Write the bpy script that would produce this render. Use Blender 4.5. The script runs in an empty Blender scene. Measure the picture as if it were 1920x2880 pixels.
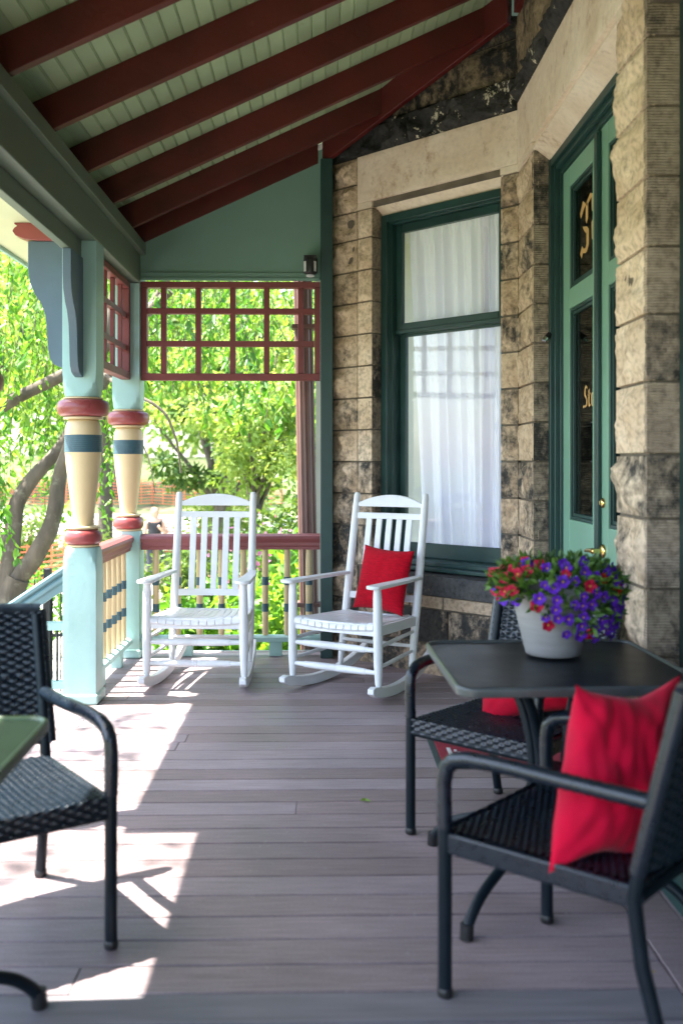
import bpy, bmesh, math, random
import numpy as np
from mathutils import Vector, Matrix, noise as mnoise

sc = bpy.context.scene
C = sc.collection
R = math.radians
random.seed(7)
RNG = np.random.default_rng(11)

# ------------------------------------------------------------------ camera, sky, sun, exposure
cam_d = bpy.data.cameras.new('camera')
cam = bpy.data.objects.new('camera', cam_d)
C.objects.link(cam)
cam.location = (0, 0, 1.40)
cam.rotation_euler = (R(90), 0, -0.0198)
cam_d.sensor_fit = 'AUTO'
cam_d.sensor_width = 36
cam_d.lens = 33.98
cam_d.shift_y = -0.0485
cam_d.clip_start = 0.05
cam_d.clip_end = 600
cam_d.dof.use_dof = True
cam_d.dof.focus_distance = 6.3
cam_d.dof.aperture_fstop = 2.0
sc.camera = cam

SUN_EL, SUN_DX, SUN_DY = R(64.4), 1.0, 0.03
w = bpy.data.worlds.new('World')
sc.world = w
w.use_nodes = True
wn = w.node_tree.nodes
bg = wn['Background']
sky = wn.new('ShaderNodeTexSky')
sky.sky_type = 'NISHITA'
sky.sun_disc = False
sky.sun_elevation = SUN_EL
sky.sun_rotation = R(-90 - 1.7)
sky.air_density = 1.0
sky.dust_density = 2.0
sky.ozone_density = 1.0
w.node_tree.links.new(sky.outputs[0], bg.inputs[0])
bg.inputs[1].default_value = 0.15

sun_d = bpy.data.lights.new('sun', 'SUN')
sun_d.energy = 4.4
sun_d.angle = R(0.5)
sun_d.color = (1.0, 0.95, 0.86)
sun = bpy.data.objects.new('sun', sun_d)
C.objects.link(sun)
ldir = Vector((SUN_DX * math.cos(SUN_EL), SUN_DY * math.cos(SUN_EL), -math.sin(SUN_EL)))
sun.rotation_euler = ldir.to_track_quat('-Z', 'Y').to_euler()
sun.location = (-8, 4, 12)

sc.view_settings.view_transform = 'Standard'
sc.view_settings.look = 'None'
sc.view_settings.exposure = 2.8
sc.view_settings.gamma = 1.0
sc.cycles.max_bounces = 8
sc.cycles.diffuse_bounces = 5
sc.cycles.glossy_bounces = 3
sc.cycles.transparent_max_bounces = 12
sc.cycles.sample_clamp_indirect = 6.0

# ------------------------------------------------------------------ helpers
ORG = {}


class MB:
    def __init__(s):
        s.v = []; s.f = []; s.mi = []; s.tone = []; s.cm = 0; s.ct = 0.5

    def add(s, vs, fs):
        b = len(s.v)
        s.v += [tuple(p) for p in vs]
        s.tone += [s.ct] * len(vs)
        for f in fs:
            s.f.append(tuple(i + b for i in f)); s.mi.append(s.cm)
        return b

    def box(s, x0, y0, z0, x1, y1, z1):
        x0, x1 = min(x0, x1), max(x0, x1); y0, y1 = min(y0, y1), max(y0, y1); z0, z1 = min(z0, z1), max(z0, z1)
        s.add([(x0, y0, z0), (x1, y0, z0), (x1, y1, z0), (x0, y1, z0), (x0, y0, z1), (x1, y0, z1), (x1, y1, z1), (x0, y1, z1)],
              [(0, 3, 2, 1), (4, 5, 6, 7), (0, 1, 5, 4), (1, 2, 6, 5), (2, 3, 7, 6), (3, 0, 4, 7)])

    def bar(s, p, q, wd, th, up=(0, 0, 1)):
        """rectangular bar from p to q; wd = across, th = along up"""
        p = Vector(p); q = Vector(q); d = (q - p).normalized(); u = Vector(up)
        a = d.cross(u).normalized(); u = a.cross(d).normalized()
        vs = []
        for c in (p, q):
            for i, j in ((-1, -1), (1, -1), (1, 1), (-1, 1)):
                vs.append(c + a * (wd / 2 * i) + u * (th / 2 * j))
        s.add(vs, [(3, 2, 1, 0), (4, 5, 6, 7), (0, 1, 5, 4), (1, 2, 6, 5), (2, 3, 7, 6), (3, 0, 4, 7)])

    def tube(s, pts, r, seg=10, flat=1.0, caps=True):
        pts = [Vector(p) for p in pts]
        n = len(pts)
        rs = r if isinstance(r, (list, tuple)) else [r] * n
        t0 = (pts[1] - pts[0]).normalized()
        ref = Vector((0, 0, 1)) if abs(t0.z) < 0.9 else Vector((0, 1, 0))
        a = t0.cross(ref).normalized()
        vs = []
        for i in range(n):
            t = (pts[min(i + 1, n - 1)] - pts[max(i - 1, 0)]).normalized()
            a = (a - t * a.dot(t)).normalized(); b = t.cross(a)
            for k in range(seg):
                g = 2 * math.pi * k / seg
                vs.append(pts[i] + a * (rs[i] * math.cos(g)) + b * (rs[i] * flat * math.sin(g)))
        fs = []
        for i in range(n - 1):
            for k in range(seg):
                k2 = (k + 1) % seg
                fs.append((i * seg + k, i * seg + k2, (i + 1) * seg + k2, (i + 1) * seg + k))
        if caps:
            fs.append(tuple(range(seg - 1, -1, -1))); fs.append(tuple((n - 1) * seg + k for k in range(seg)))
        s.add(vs, fs)

    def lathe(s, prof, c=(0, 0, 0), seg=32, caps=True):
        """prof: (radius, z) from bottom to top"""
        vs = []; fs = []
        for r, z in prof:
            for k in range(seg):
                g = 2 * math.pi * k / seg
                vs.append((c[0] + r * math.cos(g), c[1] + r * math.sin(g), c[2] + z))
        n = len(prof)
        for i in range(n - 1):
            for k in range(seg):
                k2 = (k + 1) % seg
                fs.append((i * seg + k, i * seg + k2, (i + 1) * seg + k2, (i + 1) * seg + k))
        if caps:
            fs.append(tuple(range(seg - 1, -1, -1))); fs.append(tuple((n - 1) * seg + k for k in range(seg)))
        s.add(vs, fs)

    def rod(s, p, q, prof, seg=12):
        """turned rod from p to q; prof: (fraction, radius)"""
        p = Vector(p); q = Vector(q)
        pts = [p.lerp(q, f) for f, r in prof]
        s.tube(pts, [r for f, r in prof], seg)

    def prism(s, poly, fn, h0, h1):
        """poly of (a,b); fn(a,b,h)->xyz; extruded between h0 and h1"""
        n = len(poly)
        vs = [fn(a, b, h0) for a, b in poly] + [fn(a, b, h1) for a, b in poly]
        fs = [tuple(range(n - 1, -1, -1)), tuple(range(n, 2 * n))]
        for i in range(n):
            j = (i + 1) % n
            fs.append((i, j, n + j, n + i))
        s.add(vs, fs)

    def grid(s, fn, nu, nv):
        vs = [fn(i / nu, j / nv) for j in range(nv + 1) for i in range(nu + 1)]
        fs = []
        for j in range(nv):
            for i in range(nu):
                a = j * (nu + 1) + i
                fs.append((a, a + 1, a + nu + 2, a + nu + 1))
        s.add(vs, fs)

    def build(s, name, mat, parent=None, bevel=0, smooth=40, loc=None, seg=2):
        me = bpy.data.meshes.new(name)
        org = Vector((0, 0, 0))
        if parent is not None: org = ORG.get(parent, org)
        elif loc is not None: org = Vector(loc)
        me.from_pydata([tuple(Vector(p) - org) for p in s.v], [], s.f)
        for m in (mat if isinstance(mat, (list, tuple)) else [mat]):
            me.materials.append(m)
        me.polygons.foreach_set('material_index', s.mi)
        at = me.attributes.new('tone', 'FLOAT', 'POINT')
        at.data.foreach_set('value', s.tone)
        bm = bmesh.new(); bm.from_mesh(me)
        bmesh.ops.recalc_face_normals(bm, faces=bm.faces)
        bm.to_mesh(me); bm.free()
        if smooth:
            me.polygons.foreach_set('use_smooth', [True] * len(me.polygons))
            me.set_sharp_from_angle(angle=R(smooth))
        o = bpy.data.objects.new(name, me)
        C.objects.link(o)
        if parent is not None:
            o.parent = parent; ORG[o] = org
        elif loc is not None:
            o.location = org
        if bevel:
            b = o.modifiers.new('bevel', 'BEVEL'); b.width = bevel; b.segments = seg; b.limit_method = 'ANGLE'; b.angle_limit = R(35)
        return o


def tag(o, label=None, cat=None, group=None, kind=None):
    if label: o['label'] = label
    if cat: o['category'] = cat
    if group: o['group'] = group
    if kind: o['kind'] = kind
    return o


def thing(name, label, cat, loc=(0, 0, 0), group=None, local=False):
    o = bpy.data.objects.new(name, None)
    C.objects.link(o)
    o.empty_display_size = 0.1
    o.location = loc
    ORG[o] = Vector((0, 0, 0)) if local else Vector(loc)
    return tag(o, label, cat, group)


def dup(root):
    r = root.copy(); C.objects.link(r)
    for ch in list(root.children):
        c = ch.copy(); C.objects.link(c); c.parent = r
        for g in list(ch.children):
            d = g.copy(); C.objects.link(d); d.parent = c
    return r


def place(o, x, y, z=0, rz=0):
    o.location = (x, y, z); o.rotation_euler = (0, 0, rz)


# ------------------------------------------------------------------ materials
def newmat(name):
    m = bpy.data.materials.new(name); m.use_nodes = True
    nt = m.node_tree
    return m, nt, nt.nodes, nt.links, nt.nodes['Principled BSDF']


def pmat(name, col, rough=0.5, var=0.15, scale=5.0, bump=0.15, bscale=60.0, stretch=(1, 1, 1), tone=0.0, metal=0.0,
         spots=None, spotscale=9.0, spotlo=0.62, spothi=0.72, spec=0.5, coat=0.0, sheen=0.0):
    m, nt, N, L, P = newmat(name)
    P.inputs['Roughness'].default_value = rough
    P.inputs['Metallic'].default_value = metal
    P.inputs['Specular IOR Level'].default_value = spec
    P.inputs['Coat Weight'].default_value = coat
    P.inputs['Sheen Weight'].default_value = sheen
    tc = N.new('ShaderNodeTexCoord')
    mp = N.new('ShaderNodeMapping'); mp.inputs['Scale'].default_value = stretch
    L.new(tc.outputs['Object'], mp.inputs['Vector'])
    nz = N.new('ShaderNodeTexNoise'); nz.inputs['Scale'].default_value = scale; nz.inputs['Detail'].default_value = 6
    L.new(mp.outputs[0], nz.inputs['Vector'])
    mr = N.new('ShaderNodeMapRange')
    mr.inputs['From Min'].default_value = 0.3; mr.inputs['From Max'].default_value = 0.7
    mr.inputs['To Min'].default_value = 1 - var; mr.inputs['To Max'].default_value = 1 + var
    L.new(nz.outputs['Fac'], mr.inputs['Value'])
    val = mr.outputs[0]
    if tone:
        at = N.new('ShaderNodeAttribute'); at.attribute_name = 'tone'
        m2 = N.new('ShaderNodeMapRange'); m2.inputs['To Min'].default_value = 1 - tone; m2.inputs['To Max'].default_value = 1 + tone
        L.new(at.outputs['Fac'], m2.inputs['Value'])
        mu = N.new('ShaderNodeMath'); mu.operation = 'MULTIPLY'
        L.new(val, mu.inputs[0]); L.new(m2.outputs[0], mu.inputs[1]); val = mu.outputs[0]
    vm = N.new('ShaderNodeVectorMath'); vm.operation = 'SCALE'
    vm.inputs[0].default_value = col[:3]
    L.new(val, vm.inputs['Scale'])
    out = vm.outputs[0]
    if spots is not None:
        n2 = N.new('ShaderNodeTexNoise'); n2.inputs['Scale'].default_value = spotscale; n2.inputs['Detail'].default_value = 8
        n2.inputs['Roughness'].default_value = 0.7
        L.new(tc.outputs['Object'], n2.inputs['Vector'])
        m3 = N.new('ShaderNodeMapRange'); m3.inputs['From Min'].default_value = spotlo; m3.inputs['From Max'].default_value = spothi
        L.new(n2.outputs['Fac'], m3.inputs['Value'])
        mx = N.new('ShaderNodeMix'); mx.data_type = 'RGBA'
        L.new(m3.outputs[0], mx.inputs[0]); L.new(out, mx.inputs[6]); mx.inputs[7].default_value = (*spots, 1)
        out = mx.outputs[2]
    L.new(out, P.inputs['Base Color'])
    if bump:
        n3 = N.new('ShaderNodeTexNoise'); n3.inputs['Scale'].default_value = bscale; n3.inputs['Detail'].default_value = 5
        L.new(mp.outputs[0], n3.inputs['Vector'])
        bp = N.new('ShaderNodeBump'); bp.inputs['Strength'].default_value = bump; bp.inputs['Distance'].default_value = 0.01
        L.new(n3.outputs['Fac'], bp.inputs['Height']); L.new(bp.outputs[0], P.inputs['Normal'])
    # roughness variation
    mr4 = N.new('ShaderNodeMapRange'); mr4.inputs['To Min'].default_value = max(0.02, rough - 0.08); mr4.inputs['To Max'].default_value = min(1, rough + 0.1)
    L.new(nz.outputs['Fac'], mr4.inputs['Value']); L.new(mr4.outputs[0], P.inputs['Roughness'])
    return m


def stone_mat(name, ca, cb, cstain, stain_lo=0.52, stain_hi=0.66, lines=0.0, bump=0.5, tone=0.35, scale=4.0, sscale=3.2, pits=0.55):
    m, nt, N, L, P = newmat(name)
    P.inputs['Roughness'].default_value = 0.9
    P.inputs['Specular IOR Level'].default_value = 0.2
    tc = N.new('ShaderNodeTexCoord'); V = tc.outputs['Object']
    n1 = N.new('ShaderNodeTexNoise'); n1.inputs['Scale'].default_value = scale; n1.inputs['Detail'].default_value = 9; n1.inputs['Roughness'].default_value = 0.65
    L.new(V, n1.inputs['Vector'])
    r1 = N.new('ShaderNodeMapRange'); r1.inputs['From Min'].default_value = 0.35; r1.inputs['From Max'].default_value = 0.65
    L.new(n1.outputs['Fac'], r1.inputs['Value'])
    mx = N.new('ShaderNodeMix'); mx.data_type = 'RGBA'
    mx.inputs[6].default_value = (*ca, 1); mx.inputs[7].default_value = (*cb, 1)
    L.new(r1.outputs[0], mx.inputs[0])
    at = N.new('ShaderNodeAttribute'); at.attribute_name = 'tone'
    # stain amount depends on the block (dirty blocks and clean blocks) and noise
    n2 = N.new('ShaderNodeTexNoise'); n2.inputs['Scale'].default_value = sscale; n2.inputs['Detail'].default_value = 10; n2.inputs['Roughness'].default_value = 0.72
    mp = N.new('ShaderNodeMapping'); mp.inputs['Location'].default_value = (3.1, 7.7, 1.3); mp.inputs['Scale'].default_value = (1, 1, 0.8)
    L.new(V, mp.inputs[0]); L.new(mp.outputs[0], n2.inputs['Vector'])
    ad = N.new('ShaderNodeMath'); ad.operation = 'MULTIPLY_ADD'; ad.inputs[1].default_value = -tone; ad.inputs[2].default_value = tone * 0.5
    L.new(at.outputs['Fac'], ad.inputs[0])
    a2 = N.new('ShaderNodeMath'); a2.operation = 'ADD'
    n22 = N.new('ShaderNodeTexNoise'); n22.inputs['Scale'].default_value = sscale * 5.5; n22.inputs['Detail'].default_value = 8; n22.inputs['Roughness'].default_value = 0.7
    L.new(mp.outputs[0], n22.inputs['Vector'])
    mxa = N.new('ShaderNodeMix'); mxa.inputs[0].default_value = 0.42
    L.new(n2.outputs['Fac'], mxa.inputs[2]); L.new(n22.outputs['Fac'], mxa.inputs[3])
    L.new(mxa.outputs[0], a2.inputs[0]); L.new(ad.outputs[0], a2.inputs[1])
    r2 = N.new('ShaderNodeMapRange'); r2.inputs['From Min'].default_value = stain_lo; r2.inputs['From Max'].default_value = stain_hi
    L.new(a2.outputs[0], r2.inputs['Value'])
    mx2 = N.new('ShaderNodeMix'); mx2.data_type = 'RGBA'
    L.new(r2.outputs[0], mx2.inputs[0]); L.new(mx.outputs[2], mx2.inputs[6]); mx2.inputs[7].default_value = (*cstain, 1)
    # fine dark specks / pits
    n4 = N.new('ShaderNodeTexNoise'); n4.inputs['Scale'].default_value = 38; n4.inputs['Detail'].default_value = 6
    L.new(V, n4.inputs['Vector'])
    r4 = N.new('ShaderNodeMapRange'); r4.inputs['From Min'].default_value = 0.25; r4.inputs['From Max'].default_value = 0.55; r4.inputs['To Min'].default_value = pits; r4.inputs['To Max'].default_value = 1.1 if pits < 0.7 else 1.02
    L.new(n4.outputs['Fac'], r4.inputs['Value'])
    vm = N.new('ShaderNodeVectorMath'); vm.operation = 'SCALE'
    L.new(mx2.outputs[2], vm.inputs[0]); L.new(r4.outputs[0], vm.inputs['Scale'])
    L.new(vm.outputs[0], P.inputs['Base Color'])
    h = n4.outputs['Fac']
    if lines:
        wv = N.new('ShaderNodeTexWave'); wv.wave_type = 'BANDS'; wv.bands_direction = 'Z'
        wv.inputs['Scale'].default_value = 30; wv.inputs['Distortion'].default_value = 2.2; wv.inputs['Detail'].default_value = 3; wv.inputs['Detail Scale'].default_value = 2.5
        L.new(V, wv.inputs['Vector'])
        ma = N.new('ShaderNodeMath'); ma.operation = 'MULTIPLY_ADD'; ma.inputs[1].default_value = lines
        L.new(wv.outputs['Fac'], ma.inputs[0]); L.new(n4.outputs['Fac'], ma.inputs[2]); h = ma.outputs[0]
    bp = N.new('ShaderNodeBump'); bp.inputs['Strength'].default_value = bump; bp.inputs['Distance'].default_value = 0.012
    L.new(h, bp.inputs['Height']); L.new(bp.outputs[0], P.inputs['Normal'])
    return m


def leaf_mat(name, ca, cb, cc, trans=0.5):
    m, nt, N, L, P = newmat(name)
    at = N.new('ShaderNodeAttribute'); at.attribute_name = 'tone'
    cr = N.new('ShaderNodeValToRGB')
    cr.color_ramp.elements[0].color = (*ca, 1); cr.color_ramp.elements[1].color = (*cc, 1)
    e = cr.color_ramp.elements.new(0.5); e.color = (*cb, 1)
    L.new(at.outputs['Fac'], cr.inputs[0])
    P.inputs['Roughness'].default_value = 0.42
    P.inputs['Specular IOR Level'].default_value = 0.4
    L.new(cr.outputs[0], P.inputs['Base Color'])
    tr = N.new('ShaderNodeBsdfTranslucent')
    hs = N.new('ShaderNodeVectorMath'); hs.operation = 'MULTIPLY'; hs.inputs[1].default_value = (1.35, 1.2, 0.6)
    L.new(cr.outputs[0], hs.inputs[0]); L.new(hs.outputs[0], tr.inputs[0])
    ms = N.new('ShaderNodeMixShader'); ms.inputs[0].default_value = trans
    L.new(P.outputs[0], ms.inputs[1]); L.new(tr.outputs[0], ms.inputs[2])
    L.new(ms.outputs[0], N['Material Output'].inputs[0])
    return m


def glass_mat(name, tint=(1, 1, 1), ior=1.5, mul=1.0):
    m, nt, N, L, P = newmat(name)
    N.remove(P)
    t = N.new('ShaderNodeBsdfTransparent'); t.inputs[0].default_value = (*tint, 1)
    g = N.new('ShaderNodeBsdfGlossy'); g.inputs['Roughness'].default_value = 0.01
    f = N.new('ShaderNodeFresnel'); f.inputs['IOR'].default_value = ior
    mm = N.new('ShaderNodeMath'); mm.operation = 'MULTIPLY'; mm.inputs[1].default_value = mul
    L.new(f.outputs[0], mm.inputs[0])
    ms = N.new('ShaderNodeMixShader')
    L.new(mm.outputs[0], ms.inputs[0]); L.new(t.outputs[0], ms.inputs[1]); L.new(g.outputs[0], ms.inputs[2])
    nz = N.new('ShaderNodeTexNoise'); nz.inputs['Scale'].default_value = 3
    bp = N.new('ShaderNodeBump'); bp.inputs['Strength'].default_value = 0.05; bp.inputs['Distance'].default_value = 0.02
    tc = N.new('ShaderNodeTexCoord'); L.new(tc.outputs['Object'], nz.inputs['Vector'])
    L.new(nz.outputs['Fac'], bp.inputs['Height']); L.new(bp.outputs[0], g.inputs['Normal'])
    L.new(ms.outputs[0], N['Material Output'].inputs[0])
    return m


TEAL = pmat('paint_pale_teal', (0.32, 0.50, 0.47), 0.45, 0.1, 3, 0.1, 45, spots=(0.20, 0.29, 0.26), spotscale=7, spotlo=0.64, spothi=0.8)
TEALD = pmat('paint_dusty_teal', (0.16, 0.29, 0.28), 0.45, 0.08, 4, 0.06, 50)
SLATE = pmat('paint_slate_blue', (0.085, 0.13, 0.17), 0.5, 0.1, 4, 0.06, 50)
TEAL_SHADE = pmat('paint_teal_shaded', (0.125, 0.16, 0.12), 0.5, 0.12, 3, 0.08, 40)  # post teal darkened, so the beam's shade sits in its colour
PANELG = pmat('paint_panel_green', (0.155, 0.265, 0.22), 0.55, 0.06, 2.5, 0.05, 60)
DKGREEN = pmat('paint_dark_green', (0.014, 0.047, 0.044), 0.4, 0.2, 6, 0.12, 45)
DOORG = pmat('paint_door_green', (0.19, 0.36, 0.27), 0.35, 0.05, 4, 0.05, 50)
OXRED = pmat('paint_oxblood', (0.078, 0.006, 0.0045), 0.48, 0.3, 3, 0.15, 40, spots=(0.13, 0.03, 0.026), spotscale=10, spotlo=0.66, spothi=0.78)
LATRED = pmat('paint_lattice_red', (0.19, 0.04, 0.04), 0.5, 0.12, 5, 0.1, 40)
COLRED = pmat('paint_collar_red', (0.27, 0.055, 0.055), 0.28, 0.1, 5, 0.03, 30)
RAILRED = pmat('paint_rail_red', (0.25, 0.065, 0.065), 0.42, 0.12, 5, 0.1, 40, spots=(0.42, 0.20, 0.17), spotscale=14, spotlo=0.66, spothi=0.74)
CREAM = pmat('paint_cream', (0.62, 0.47, 0.265), 0.4, 0.07, 4, 0.08, 50, spots=(0.40, 0.30, 0.18), spotscale=8, spotlo=0.64, spothi=0.8)
NAVY = pmat('paint_band_blue', (0.045, 0.10, 0.125), 0.45, 0.1, 6, 0.05, 50)
CEIL = pmat('paint_ceiling_green', (0.33, 0.43, 0.25), 0.55, 0.1, 3, 0.05, 50, spots=(0.22, 0.24, 0.15), spotscale=6, spotlo=0.62, spothi=0.8, tone=0.1)
WHITE = pmat('paint_white', (0.76, 0.77, 0.79), 0.35, 0.05, 4, 0.05, 50, spots=(0.52, 0.51, 0.49), spotscale=11, spotlo=0.66, spothi=0.8)
DECK = None
WICK = pmat('wicker_resin', (0.005, 0.0105, 0.018), 0.28, 0.25, 40, 0.08, 120, spec=0.5)
METAL = pmat('powder_coat', (0.005, 0.010, 0.015), 0.42, 0.15, 20, 0.03, 120, spec=0.2)
REDV = pmat('red_velvet', (0.45, 0.002, 0.022), 0.8, 0.18, 18, 0.25, 220, sheen=0.06, spec=0.12)
REDC = pmat('red_chenille', (0.42, 0.002, 0.014), 0.85, 0.25, 30, 0.5, 160, stretch=(1, 1, 4), sheen=0.04, spec=0.12)
REDP = pmat('red_velvet_bright', (0.47, 0.001, 0.026), 0.8, 0.15, 14, 0.2, 200, sheen=0.08, spec=0.12)
BROWN = pmat('metal_brown', (0.155, 0.078, 0.068), 0.45, 0.15, 5, 0.05, 40)
BRASS = pmat('brass', (0.75, 0.52, 0.20), 0.22, 0.1, 20, 0.02, 60, metal=1.0)
STEEL = pmat('chrome', (0.7, 0.7, 0.7), 0.18, 0.1, 20, 0.0, 60, metal=1.0)
GOLD = pmat('gold_leaf', (0.60, 0.36, 0.14), 0.45, 0.1, 20, 0.02, 60)
BLACKP = pmat('black_plastic', (0.012, 0.012, 0.013), 0.35, 0.1, 20, 0.02, 60)
GREYP = pmat('pale_plastic', (0.62, 0.63, 0.63), 0.4, 0.05, 20, 0.02, 60)
IRON = pmat('black_iron', (0.018, 0.02, 0.022), 0.5, 0.2, 10, 0.1, 60)
BARK = pmat('bark', (0.105, 0.083, 0.062), 0.9, 0.5, 6, 1.0, 22, stretch=(1, 1, 0.35), spots=(0.17, 0.155, 0.115), spotscale=9, spotlo=0.55, spothi=0.7)
STONE = stone_mat('rock_face_stone', (0.393, 0.275, 0.179), (0.619, 0.480, 0.350), (0.055, 0.051, 0.047), 0.475, 0.605, bump=1.0, tone=0.24)
QUOIN = stone_mat('pale_stone', (0.524, 0.386, 0.264), (0.714, 0.573, 0.429), (0.055, 0.051, 0.047), 0.525, 0.68, bump=0.8, tone=0.2)
LINTEL = stone_mat('dressed_stone', (0.631, 0.491, 0.370), (0.768, 0.655, 0.542), (0.393, 0.246, 0.152), 0.54, 0.64, bump=0.22, tone=0.1, scale=2.6, sscale=2.4, pits=0.9)
TOOLED = stone_mat('tooled_stone', (0.298, 0.228, 0.172), (0.452, 0.357, 0.271), (0.055, 0.051, 0.047), 0.5, 0.62, lines=0.9, bump=0.55, tone=0.4)
BLACKST = stone_mat('sooty_stone', (0.02, 0.02, 0.021), (0.05, 0.047, 0.043), (0.50, 0.45, 0.34), 0.57, 0.583, bump=0.9, tone=0.0, sscale=4.5)
OLDST = stone_mat('weathered_stone', (0.12, 0.09, 0.055), (0.25, 0.19, 0.12), (0.022, 0.021, 0.02), 0.46, 0.56, bump=0.8, tone=0.2)
DARKST = stone_mat('dark_sill_stone', (0.06, 0.06, 0.065), (0.11, 0.105, 0.1), (0.28, 0.24, 0.17), 0.57, 0.62, bump=0.4, tone=0.1)
MORTAR = pmat('mortar', (0.13, 0.105, 0.08), 0.95, 0.25, 8, 0.4, 60)
GLASS = glass_mat('window_glass', (1, 1, 1), 1.5, 0.27)
GLASSD = glass_mat('door_glass', (0.55, 0.58, 0.55), 1.45, 0.6)
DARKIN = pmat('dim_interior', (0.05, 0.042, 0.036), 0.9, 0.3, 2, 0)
PAPER = pmat('interior_plaster', (0.70, 0.66, 0.58), 0.9, 0.1, 2, 0)
SOIL = pmat('potting_soil', (0.03, 0.022, 0.016), 0.95, 0.3, 30, 0.5, 90)


def deck_mat():
    m, nt, N, L, P = newmat('composite_decking')
    tc = N.new('ShaderNodeTexCoord')
    mp = N.new('ShaderNodeMapping'); mp.inputs['Scale'].default_value = (1.2, 22, 1)
    L.new(tc.outputs['Object'], mp.inputs[0])
    n1 = N.new('ShaderNodeTexNoise'); n1.inputs['Scale'].default_value = 4; n1.inputs['Detail'].default_value = 8; n1.inputs['Roughness'].default_value = 0.6
    L.new(mp.outputs[0], n1.inputs['Vector'])
    n2 = N.new('ShaderNodeTexNoise'); n2.inputs['Scale'].default_value = 1.6; n2.inputs['Detail'].default_value = 6
    L.new(tc.outputs['Object'], n2.inputs['Vector'])
    n3 = N.new('ShaderNodeTexNoise'); n3.inputs['Scale'].default_value = 120; n3.inputs['Detail'].default_value = 3
    L.new(tc.outputs['Object'], n3.inputs['Vector'])
    at = N.new('ShaderNodeAttribute'); at.attribute_name = 'tone'
    def rng(src, lo, hi, a, b):
        r = N.new('ShaderNodeMapRange'); r.inputs['From Min'].default_value = lo; r.inputs['From Max'].default_value = hi
        r.inputs['To Min'].default_value = a; r.inputs['To Max'].default_value = b
        L.new(src, r.inputs['Value']); return r.outputs[0]
    def mul(a, b):
        k = N.new('ShaderNodeMath'); k.operation = 'MULTIPLY'; L.new(a, k.inputs[0]); L.new(b, k.inputs[1]); return k.outputs[0]
    v = mul(mul(rng(n1.outputs['Fac'], 0.3, 0.7, 0.72, 1.22), rng(n2.outputs['Fac'], 0.32, 0.68, 0.76, 1.2)),
            mul(rng(at.outputs['Fac'], 0, 1, 0.73, 1.27), rng(n3.outputs['Fac'], 0.3, 0.7, 0.9, 1.1)))
    mx = N.new('ShaderNodeMix'); mx.data_type = 'RGBA'
    mx.inputs[6].default_value = (0.272, 0.200, 0.196, 1); mx.inputs[7].default_value = (0.238, 0.194, 0.206, 1)
    L.new(at.outputs['Fac'], mx.inputs[0])
    vm = N.new('ShaderNodeVectorMath'); vm.operation = 'SCALE'
    L.new(mx.outputs[2], vm.inputs[0]); L.new(v, vm.inputs['Scale'])
    # pale grit and dried stains
    n5 = N.new('ShaderNodeTexNoise'); n5.inputs['Scale'].default_value = 55; n5.inputs['Detail'].default_value = 2
    L.new(tc.outputs['Object'], n5.inputs['Vector'])
    mx2 = N.new('ShaderNodeMix'); mx2.data_type = 'RGBA'
    L.new(rng(n5.outputs['Fac'], 0.70, 0.73, 0, 0.7), mx2.inputs[0]); L.new(vm.outputs[0], mx2.inputs[6]); mx2.inputs[7].default_value = (0.33, 0.30, 0.27, 1)
    L.new(mx2.outputs[2], P.inputs['Base Color'])
    L.new(rng(n2.outputs['Fac'], 0.3, 0.7, 0.42, 0.62), P.inputs['Roughness'])
    bp = N.new('ShaderNodeBump'); bp.inputs['Strength'].default_value = 0.25; bp.inputs['Distance'].default_value = 0.004
    L.new(n1.outputs['Fac'], bp.inputs['Height']); L.new(bp.outputs[0], P.inputs['Normal'])
    return m


DECK = deck_mat()
DECKV = pmat('deck_void', (0.015, 0.013, 0.013), 0.95, 0.2, 4, 0)

# ------------------------------------------------------------------ ground, road, deck
def gz(x, y):
    t = min(1, max(0, (y - 20) / 40))
    t2 = min(1, max(0, (-x - 12) / 40))
    return -1.3 + 3.0 * t * t * (3 - 2 * t) + 1.2 * t2 * t2 + 0.06 * mnoise.noise(Vector((x * 0.3, y * 0.3, 0)))


GROUND = pmat('lawn_soil', (0.075, 0.11, 0.03), 0.95, 0.5, 1.2, 0.5, 12, spots=(0.13, 0.10, 0.06), spotscale=0.8, spotlo=0.5, spothi=0.62)
PAVE = pmat('pale_concrete', (0.42, 0.39, 0.35), 0.9, 0.15, 1.5, 0.3, 30)
mb = MB()
mb.grid(lambda u, v: (-130 + 260 * u, -60 + 260 * v, gz(-130 + 260 * u, -60 + 260 * v)), 130, 130)
tag(mb.build('ground', GROUND, loc=(0, 0, 0)), kind='structure')
mb = MB()
mb.grid(lambda u, v: (-40 + 46 * u, 28.5 + 7 * v - 2 * u, 0.03 + gz(-40 + 46 * u, 28.5 + 7 * v - 2 * u)), 92, 14)
tag(mb.build('road', PAVE), kind='structure')
mb = MB()
mb.grid(lambda u, v: (-5.6 + 3.2 * u, -3 + 24 * v, 0.035 + gz(-5.6 + 3.2 * u, -3 + 24 * v)), 8, 48)
tag(mb.build('pavement', PAVE), kind='structure')

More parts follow.
